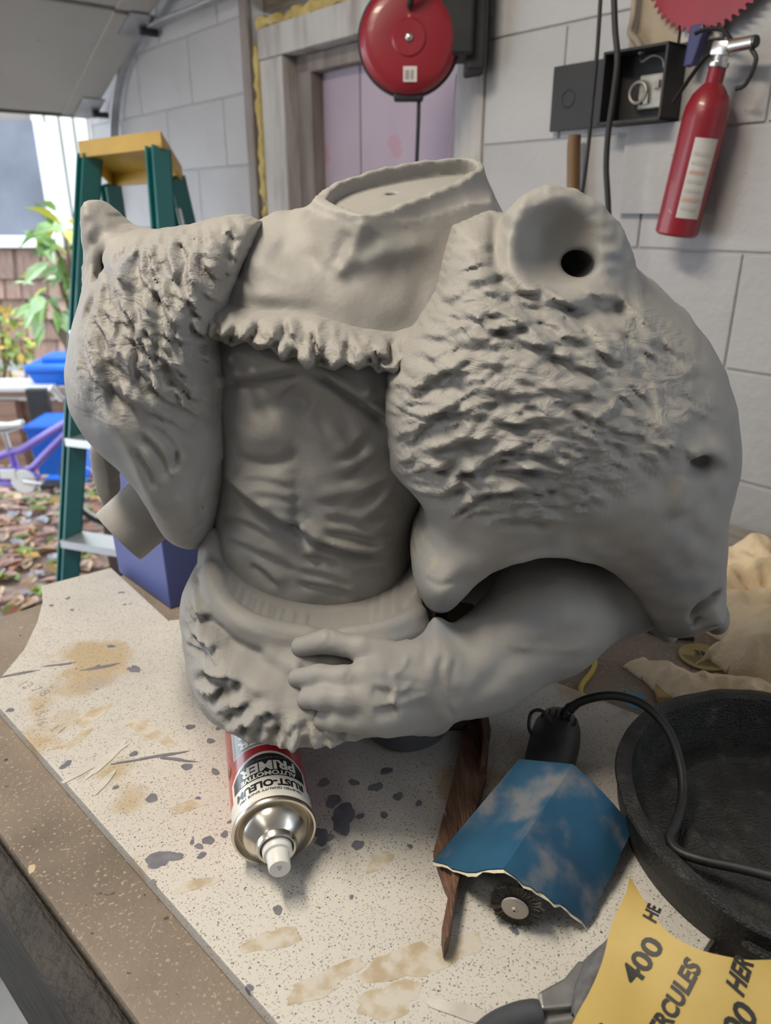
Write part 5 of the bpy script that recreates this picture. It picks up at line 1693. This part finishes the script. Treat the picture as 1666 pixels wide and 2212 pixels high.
WIRE = mat('wire_bristle', (.085, .075, .06), .5, .5, ramp=[(.35, (.03, .026, .02)), (.65, (.17, .15, .12))], scale=60, stretch=(1, 1, 1))
rw = random.Random(6)
mb = MB()
for k in range(420):
    a = rw.uniform(0, 6.283); R1 = rw.uniform(.0185, .0213); z = rw.uniform(-.0028, .0028); da = rw.gauss(0, .06)
    p0 = MT @ Vector((.008 * math.cos(a), .008 * math.sin(a), z * .4)); p2 = MT @ Vector((R1 * math.cos(a + da), R1 * math.sin(a + da), z + rw.gauss(0, .0008)))
    p1 = (p0 + p2) / 2 + Vector((rw.gauss(0, .0004), rw.gauss(0, .0004), rw.gauss(0, .0004)))
    mb.tube([p0, p1, p2], .00022, 3, cap=False)
ob = tp(mb.build('wire_bristles', WIRE, None)); ob['kind'] = 'stuff'
tp(MB().lathe([(.001, -.0015), (.0185, -.0012), (.0185, .0012), (.001, .0015)], 40, MT).build('bristle_core', mat('bristle_core', (.02, .018, .015), .8), None, True))
tp(MB().lathe([(.0008, -.0052), (.0014, -.0052), (.0022, -.0045), (.0026, -.0038), (.009, -.0036), (.0100, -.0030), (.0103, -.0024)], 36, MT).build('hub_plate', mat('dull_steel', (.42, .39, .35), .5, .7), None, True))
# vents
for k in range(6):
    a = math.radians(55 + k * 15)
    rv = .0252
    pv = MT @ Vector((rv * math.cos(a), rv * math.sin(a), LT - .014))
    pw_ = MT @ Vector((rv * math.cos(a), rv * math.sin(a), LT - .004))
    tp(MB().tube([pv, pw_], .0011, 6).build('vent', mat('vent_black', (.003, .003, .003), .8), None))
hl = MT @ Vector((0, 0, LT + .01))
tp(MB().tube(bez([atZ(1193, 1560, BOARD + .05), atZ(1170, 1535, BOARD + .056), atZ(1148, 1540, BOARD + .05), atZ(1143, 1570, BOARD + .04), atZ(1152, 1592, BOARD + .035)], 6), .0017, 8).build('hanging_loop', TBLK, None, True))
cp = [atZ(1212, 1558, BOARD + .040), atZ(1232, 1530, BOARD + .052), atZ(1270, 1510, BOARD + .066), atZ(1330, 1503, BOARD + .076), atZ(1395, 1525, BOARD + .074), atZ(1445, 1580, BOARD + .062), atZ(1470, 1650, BOARD + .045), atZ(1475, 1720, BOARD + .032), atZ(1460, 1780, BOARD + .027), atZ(1447, 1810, BOARD + .0262), atZ(1465, 1838, BOARD + .0262), atZ(1520, 1858, BOARD + .03), atZ(1600, 1875, BOARD + .04), atZ(1700, 1900, BOARD + .052)]
tp(MB().tube(bez(cp, 8), .0042, 12).build('power_cord', TBLK, None, True))
tp(MB().tube(bez(cp[:3], 6)[:9], [.0062, .0055, .0062, .0052, .006, .005, .0057, .0047, .0045], 12).build('strain_relief', TBLK, None, True))

# blue sandpaper draped over the tool
def quad_patch(A, B, C, D, n, m, sag=0.0, jag=0.0, seed=1):
    """A-B top edge, D-C bottom edge"""
    r = random.Random(seed); rows = []
    for i in range(n + 1):
        t = i / n; row = []
        for k in range(m + 1):
            s = k / m
            p = A.lerp(B, s).lerp(D.lerp(C, s), t)
            p = p + Vector((0, 0, sag * math.sin(math.pi * s) * math.sin(math.pi * t)))
            if t == 1: p += (D - A).normalized() * r.gauss(0, jag)
            row.append(p)
        rows.append(row)
    return rows
def S(x, y, h): return atZ(x, y, BOARD + h)
A, B, C, Dd, E, Fp = S(1122, 1640, .058), S(936, 1862, .012), S(1238, 1652, .066), S(1090, 1877, .054), S(1366, 1786, .022), S(1272, 2000, .0025)
nL = 14
rows = []
rj = random.Random(9)
for i in range(nL + 1):
    t = i / nL
    top = None
    row = []
    for k in range(29):
        s = k / 28
        if s <= .5:
            u = s / .5
            p = A.lerp(B, t).lerp(C.lerp(Dd, t), u)
            p = p + Vector((0, 0, -.003 * math.sin(math.pi * u) * math.sin(math.pi * min(t * 1.2, 1)) - .003 * math.sin(math.pi * u) * t))
        else:
            u = (s - .5) / .5
            p = C.lerp(Dd, t).lerp(E.lerp(Fp, t), u)
            p = p + Vector((0, 0, .003 * math.sin(math.pi * u)))
        if t == 1: p = p + Vector((rj.gauss(0, .0006), rj.gauss(0, .0008) - .004 * math.sin(math.pi * s * 2.2) ** 2, 0))
        if k == 28: p = p + Vector((rj.gauss(0, .0006), rj.gauss(0, .0006), 0))
        row.append(p)
    rows.append(row)
bsp = empty('blue_sandpaper', S(1150, 1820, 0)); tag(bsp, 'creased blue sandpaper dusted with grey, draped over the rotary tool', 'sandpaper')
BLS = mat('blue_grit', (.01, .085, .18), .75, ramp=[(.3, (.007, .055, .115)), (.7, (.011, .085, .165))], scale=20, detail=8,
          spots=[(20, .50, .70, (.16, .165, .18), 'noise')], bump=.4, bscale=900, bdist=.0004)
ob = MB().grid(rows, .0006).build('grit_face', BLS, bsp, True, fix=True); sharp_angle(ob.data, 13); ob.matrix_parent_inverse = Matrix.Translation(-bsp.location)
BKP = mat('paper_backing', (.62, .58, .44), .8)
edge = MB().grid([[p + Vector((0, 0, -.0007)) for p in rows[-1]], [p + Vector((rj.gauss(0, .0003), -.0022 + rj.gauss(0, .0007), -.0011)) for p in rows[-1]]]).build('torn_paper_edge', BKP, bsp, fix=False)
edge.matrix_parent_inverse = Matrix.Translation(-bsp.location)

# black plastic tray
tray = empty('black_tray', (.352, .487, BOARD + .0006)); tag(tray, 'round black textured plastic tray at the right edge of the bench', 'tray')
TRM = mat('dusty_black_plastic', (.02, .02, .019), .5, ramp=[(.35, (.012, .012, .012)), (.58, (.021, .021, .020)), (.72, (.055, .052, .043))], scale=60, detail=8, bump=.9, bscale=420, bdist=.003)
nt = 96
prof = [(.132, 0), (.146, .002), (.151, .020), (.1535, .040), (.1555, .0425), (.1545, .045), (.148, .0455), (.1415, .043), (.139, .030), (.134, .013), (.128, .0095), (.112, .0098), (.107, .0125), (.094, .0128), (.090, .0095), (.060, .0095), (.056, .0125), (.030, .0125), (.001, .0125)]
mb = MB()
rt = random.Random(3)
V = []; 
for i, (r, z) in enumerate(prof):
    for k in range(nt):
        a = 2 * math.pi * k / nt
        rr2 = r; zz = z
        if .05 < r < .12 and z > .009:
            rr2 = r * (1 + .06 * math.sin(3 * a + .7))
            zz = z + .002 * max(0, math.sin(6 * a + .4)) * (r < .1)
        if z > .038: zz += .0008 * math.sin(9 * a) + .0006 * math.sin(23 * a + 1)
        V.append((rr2 * math.cos(a), rr2 * math.sin(a), zz))
Fc = [(i * nt + k, i * nt + (k + 1) % nt, (i + 1) * nt + (k + 1) % nt, (i + 1) * nt + k) for i in range(len(prof) - 1) for k in range(nt)] + [tuple(range(nt))[::-1]]
mb.add(V, Fc).build('pan', TRM, tray, True)
for a0 in (-118, 62):
    P = [(.1545 * math.cos(math.radians(a0 + d)), .1545 * math.sin(math.radians(a0 + d)), .026) for d in range(-14, 15, 2)]
    MB().tube(P, [.002] + [.0042] * 13 + [.002], 8, flat=.6).build('grip_ridge', TRM, tray, True)

# yellow sandpaper sheet
def ysheet(x, y):
    """height of the curled sheet above the bench"""
    a = atZ(1360, 1895, .95); d = Vector((x - a.x, y - a.y))
    along = d.x * .72 + d.y * -.69            # runs towards the camera's right
    acr = d.x * .69 + d.y * .72
    return BOARD + .020 + .020 * math.exp(-((acr + .02) / .035) ** 2) + .012 * math.sin(min(max(along / .16, 0), 1) * 3.0) - .0016 * math.sin(along * 90 + acr * 40)
def on_sheet(px, py):
    z = BOARD + .03
    for _ in range(12):
        p = atZ(px, py, z); z = .5 * z + .5 * ysheet(p.x, p.y)
    return Vector((p.x, p.y, ysheet(p.x, p.y)))
ys = empty('yellow_sandpaper', on_sheet(1450, 2150) - Vector((0, 0, .03))); tag(ys, 'curled yellow-backed sandpaper sheet printed 400 at the bottom right', 'sandpaper')
YINV = Matrix.Translation(-ys.location)
left = bez([Vector((x, y, 0)) for x, y in ((1360, 1893), (1352, 1930), (1322, 1995), (1302, 2075), (1275, 2140), (1240, 2205), (1190, 2330))], 6)
right = bez([Vector((x, y, 0)) for x, y in ((1362, 1895), (1400, 1958), (1442, 2012), (1508, 2050), (1600, 2072), (1760, 2100), (1820, 2330))], 6)
rows = []
for l, r in zip(left, right):
    rows.append([on_sheet(*(l.lerp(r, k / 20)[:2])) for k in range(21)])
YSM = mat('yellow_paper', (.56, .40, .115), .6, ramp=[(.3, (.46, .325, .09)), (.7, (.53, .385, .12))], scale=18, detail=6, bump=.25, bscale=60, bdist=.002)
ob = MB().grid(rows, -.0004).build('paper_back', YSM, ys, True); ob.matrix_parent_inverse = YINV
def sheet_text(body, px, py, size, ang, name='lettering', shear=0, bold=0, width=None, m=INK):
    c = on_sheet(px, py)
    d = on_sheet(px + 40 * math.cos(ang), py - 40 * math.sin(ang)) - c; d.z = 0; d.normalize()
    up = Vector((-d.y, d.x, 0))
    V, Fc = text_mesh(body, size, shear, bold, width=width, maxlen=.004)
    P = []
    for x, y in V:
        q = c + d * x + up * y
        P.append(Vector((q.x, q.y, ysheet(q.x, q.y) + .0006)))
    ob = MB().add(P, Fc).build(name, m, ys, fix=False); ob.matrix_parent_inverse = YINV
an = math.radians(56)
sheet_text('400', 1386, 2078, .0190, an, width=.0315, bold=.0005)
sheet_text('HERCULES', 1450, 2175, .0150, math.radians(62), shear=.25, width=.060, bold=.0006)
sheet_text('HERCULES', 1612, 2095, .0150, math.radians(70), shear=.25, width=.060, bold=.0006) if False else None
sheet_text('HER', 1598, 2105, .0150, math.radians(72), shear=.25, width=.022, bold=.0006)
sheet_text('HE', 1409, 1972, .0130, math.radians(62), shear=.25, width=.014, bold=.0005)
sheet_text('400', 1588, 2225, .0190, math.radians(58), width=.0315, bold=.0005)
sheet_text('HERCULES', 1262, 2300, .0150, math.radians(56), shear=.25, width=.060, bold=.0006)
# folded-over grit side
GRM = mat('grey_grit', (.12, .12, .125), .8, ramp=[(.3, (.085, .085, .09)), (.7, (.16, .16, .165))], scale=120, bump=.5, bscale=700, bdist=.0006, spots=[(200, .70, .73, (.35, .35, .35), 'noise')])
gl = [(1312, 2040), (1285, 2050), (1262, 2072), (1252, 2100), (1240, 2130), (1236, 2160), (1236, 2190)]
gr = [(1318, 2030), (1310, 2066), (1302, 2092), (1290, 2120), (1272, 2150), (1256, 2180), (1242, 2206)]
rows = []
for (a, b), (c_, d_) in zip(gl, gr):
    q = on_sheet(c_, d_); p = atZ(a, b, BOARD + .012)
    rows.append([p.lerp(q, k / 6) + Vector((0, 0, .006 * math.sin(math.pi * k / 6))) - Vector((0, 0, .0018)) for k in range(7)])
ob = MB().grid(rows, .0004).build('grit_side', GRM, ys, True); ob.matrix_parent_inverse = YINV
ob['label'] = 'dark grey grit side folded over'

# snips
sn = empty('metal_snips', atZ(1150, 2200, BOARD)); tag(sn, 'grey-handled metal tool lying under the yellow sandpaper', 'hand tool')
NINV = Matrix.Translation(-sn.location)
STEEL = mat('brushed_steel', (.42, .42, .42), .42, .8, ramp=[(.3, (.30, .30, .30)), (.7, (.48, .48, .48))], scale=60)
ob = MB().prism(px_poly([(1160, 2168), (1215, 2138), (1245, 2100), (1290, 2100), (1280, 2175), (1230, 2200), (1165, 2206)], BOARD)[::-1], BOARD + .004, BOARD + .012).build('shank', STEEL, sn, bev=.002); ob.matrix_parent_inverse = NINV
ob = MB().tube(bez([atZ(1168, 2188, BOARD + .012), atZ(1120, 2196, BOARD + .012), atZ(1065, 2222, BOARD + .012), atZ(1010, 2275, BOARD + .012)], 6), [.0075] + [.0085] * 17 + [.008], 14).build('grip', mat('dark_grey_rubber', (.055, .06, .07), .6, ramp=[(.3, (.045, .05, .058)), (.7, (.07, .075, .085))], scale=30), sn, True); ob.matrix_parent_inverse = NINV
ob = MB().tube([atZ(1170, 2212, BOARD + .007), atZ(1260, 2200, BOARD + .007)], .004, 10).build('pivot_arm', STEEL, sn, True); ob.matrix_parent_inverse = NINV

# ------------------------------------------------------------------ batting and odds at the right back of the bench
BAT = mat('cream_batting', (.66, .52, .34), .9, ramp=[(.25, (.52, .37, .22)), (.5, (.66, .52, .34)), (.75, (.74, .62, .44))], scale=9, detail=8, bump=.8, bscale=40, bdist=.008, sss=.0)
def slab(name, label, poly, z0, h, seed, wave=.4, hh=.006, tilt=(0, 0)):
    xs_ = [p[0] for p in poly]; ys_ = [p[1] for p in poly]
    F2 = Field((min(xs_) - .02, max(xs_) + .02), (0, .001), (min(ys_) - .02, max(ys_) + .02), hh)
    d = F2.poly(poly); F2.mottle(1.0, .10, seed); F2.mottle(.45, .035, seed + 1)
    m = d > -hh * .95
    gx_, gz_ = np.gradient(d, hh)
    u = np.clip(d / .03, 0, 1) ** .5
    top = h * u * (1 + wave * F2.bump)
    f = MB()
    idx = -np.ones(m.shape, int); V = []
    for i, k in np.argwhere(m):
        idx[i, k] = len(V)
        e = max(0.0, -float(d[i, k]))
        V.append((F2.X2[i, k] + gx_[i, k] * e, F2.Z2[i, k] + gz_[i, k] * e, z0 + max(.002, top[i, k])))
    n = len(V)
    Q = [(idx[i, k], idx[i + 1, k], idx[i + 1, k + 1], idx[i, k + 1]) for i in range(m.shape[0] - 1) for k in range(m.shape[1] - 1) if m[i, k] and m[i + 1, k] and m[i + 1, k + 1] and m[i, k + 1]]
    V2 = [(x, y, max(z0, z - h * .9 - .004)) for x, y, z in V]
    ed = {}
    for q in Q:
        for a_, b_ in zip(q, q[1:] + q[:1]):
            if (b_, a_) in ed: del ed[(b_, a_)]
            else: ed[(a_, b_)] = 1
    f.add(V + V2, [tuple(map(int, q)) for q in Q] + [tuple(int(n + i) for i in q[::-1]) for q in Q] + [(int(a_), int(n + a_), int(n + b_), int(b_)) for a_, b_ in ed])
    ob = f.build(name, BAT, None, True)
    tag(ob, label, 'batting')
    return ob
slab('batting_sheet', 'large cream batting sheet piled against the white wall', [tuple(atZ(x, y, BT + .04)[:2]) for x, y in ((1510, 1380), (1540, 1368), (1580, 1392), (1640, 1420), (1760, 1470), (1900, 1420), (1900, 1180), (1700, 1165), (1590, 1163), (1530, 1170), (1480, 1230), (1520, 1300), (1575, 1330))], BT, .045, 3, .30, .004)
slab('batting_strip', 'torn cream batting strip with a pointed end behind the black tray', [tuple(atZ(x, y, BT + .022)[:2]) for x, y in ((1350, 1408), (1385, 1396), (1405, 1398), (1416, 1415), (1450, 1418), (1480, 1428), (1560, 1445), (1680, 1460), (1800, 1500), (1800, 1600), (1640, 1540), (1560, 1515), (1475, 1500), (1440, 1480), (1400, 1440))], BT, .026, 5, .35, .003)
q0 = atZ(1522, 1418, BT + .003)
sd3 = empty('sanding_disc', (q0.x, q0.y, BT)); tag(sd3, 'yellow printed sanding disc half under the cream batting', 'sanding disc')
MB().lathe([(.001, .003), (.030, .003), (.030, .0018), (.001, .0018)], 40).build('disc', mat('sanding_disc_yellow', (.36, .28, .10), .7, ramp=[(.3, (.30, .23, .08)), (.7, (.42, .33, .13))], scale=20), sd3, True)
V, Fc = text_mesh('3M', .016, 0, .0006)
MB().add([(x * .96 + y * .2, y - x * .25 + .006, .0034) for x, y in V], Fc).build('lettering', INK, sd3, fix=False)
for k in range(6):
    y = -.004 - k * .0036
    w = math.sqrt(max(0, .027 ** 2 - y * y))
    MB().add([(-w, y + w * .25, .0033), (w, y - w * .25, .0033), (w, y - w * .25 + .0012, .0033), (-w, y + w * .25 + .0012, .0033)], [(0, 1, 2, 3)]).build('print_line', INK, sd3, fix=False)
o = MB().prism(px_poly([(1405, 1448), (1418, 1445), (1475, 1485), (1490, 1520), (1420, 1520)], BT)[::-1], BT, BT + .009).build('plywood_scrap', mat('knotty_plywood', (.36, .24, .09), .6, ramp=[(.3, (.26, .16, .05)), (.6, (.40, .28, .11)), (.8, (.46, .33, .14))], scale=16, stretch=(1, 5, 1)), None, bev=.0008)
tag(o, 'small knotty plywood scrap under the torn batting strip', 'plywood')
# white rag
rw2 = random.Random(14)
rows = []
pa, pb_, pc, pdn = [atZ(x, y, BT + .004) for x, y in ((1330, 1345), (1365, 1310), (1405, 1330), (1402, 1348))]
for i in range(9):
    rows.append([pa.lerp(pb_, i / 8).lerp(pdn.lerp(pc, i / 8), k / 8) + Vector((0, 0, .012 + .010 * math.sin(i * 1.3 + k * .9))) for k in range(9)])
o = MB().grid(rows, -.003).build('white_rag', mat('white_cloth', (.60, .62, .57), .9), None, True); tag(o, 'crumpled pale rag on the bench under the large bear muzzle', 'rag')
o = MB().tube(bez([atZ(x, y, BT + .0035) for x, y in ((1300, 1352), (1350, 1348), (1390, 1356), (1430, 1372), (1500, 1380))], 6), .003, 8).build('black_cable', BLACKP, None, True); tag(o, 'black cable lying on the bench below the pale rag', 'cable')
o = MB().tube(bez([atZ(x, y, BT + .0032) for x, y in ((1235, 1370), (1266, 1400), (1285, 1425), (1280, 1450), (1258, 1478), (1256, 1500), (1275, 1520), (1300, 1540))], 6), .0030, 10).build('extension_lead', mat('yellow_rubber', (.50, .38, .05), .5), None, True); tag(o, 'yellow cord curving across the bench behind the board', 'cord')
o = MB().grid([[atZ(x, y, BOARD + .0012) + Vector((0, 0, .006 * (k == 0))) for k, x in enumerate((1352, 1372, 1392))] for y in (1500, 1515, 1532)], .0004).build('blue_tape', mat('painters_tape', (.06, .22, .38), .7), None); tag(o, 'scrap of blue painters tape on the board edge', 'tape')
o = MB().tube(bez([atZ(x, y, .006) for x, y in ((-60, 2115), (0, 2100), (50, 2075), (85, 2055), (120, 2020))], 5), .006, 10).build('floor_cable', BLACKP, None, True); tag(o, 'black cable on the concrete floor at the lower left', 'cable')
# scuffed pencil marks on the board
for body, px, py, sz, a in (('12 7/8', 75, 1487, .018, -30), ('5 5/16', 88, 1545, .015, -62), ('11', 126, 1575, .018, -20)):
    V, Fc = text_mesh(body, sz, 0, -.0004, maxlen=None)
    c = atZ(px, py, BOARD + .0003); a = math.radians(a)
    ob = MB().add([(c.x + x * math.cos(a) - y * math.sin(a), c.y + x * math.sin(a) + y * math.cos(a), c.z) for x, y in V], Fc).build('pencil_note', mat('pencil', (.27, .26, .26), .7), bpy.data.objects['white_board'], fix=False)

# ------------------------------------------------------------------ third level: pieces of parts
bpy.context.view_layer.update()
def sub(thing, part, names):
    kids = list(thing.children)
    p = next(k for k in kids if k.name.split('.')[0] == part)
    for k in kids:
        if k.name.split('.')[0] in names and k is not p:
            wm = k.matrix_world.copy()
            k.parent = p
            k.matrix_parent_inverse = p.matrix_world.inverted()
            k.matrix_basis = wm
sub(can, 'body', ('white_band', 'white_oval', 'black_panel', 'grey_panel', 'panel_border', 'lettering', 'emblem', 'emblem_centre'))
sub(can, 'actuator', ('arrow_mark',))
sub(ext, 'cylinder', ('paper_label', 'label_print'))
sub(ext, 'valve', ('nozzle_bore', 'lever', 'handle'))
sub(eb, 'cover_plate', ('knockout_ring',))
sub(eb, 'case', ('terminal_plate', 'conduit_ring', 'bare_wire'))
sub(reel, 'drum', ('hub_cap', 'screw', 'sticker', 'sticker_print', 'rim_seam'))
sub(house, 'window', ('pane', 'window_sill'))
sub(ys, 'paper_back', ('lettering',))
sub(bike, 'chainring', ('crank_arm', 'pedal'))
sub(tool, 'body', ('vent', 'hanging_loop'))
sub(tool, 'shank', ('wire_bristles', 'bristle_core', 'hub_plate'))
sub(sd3, 'disc', ('lettering', 'print_line'))
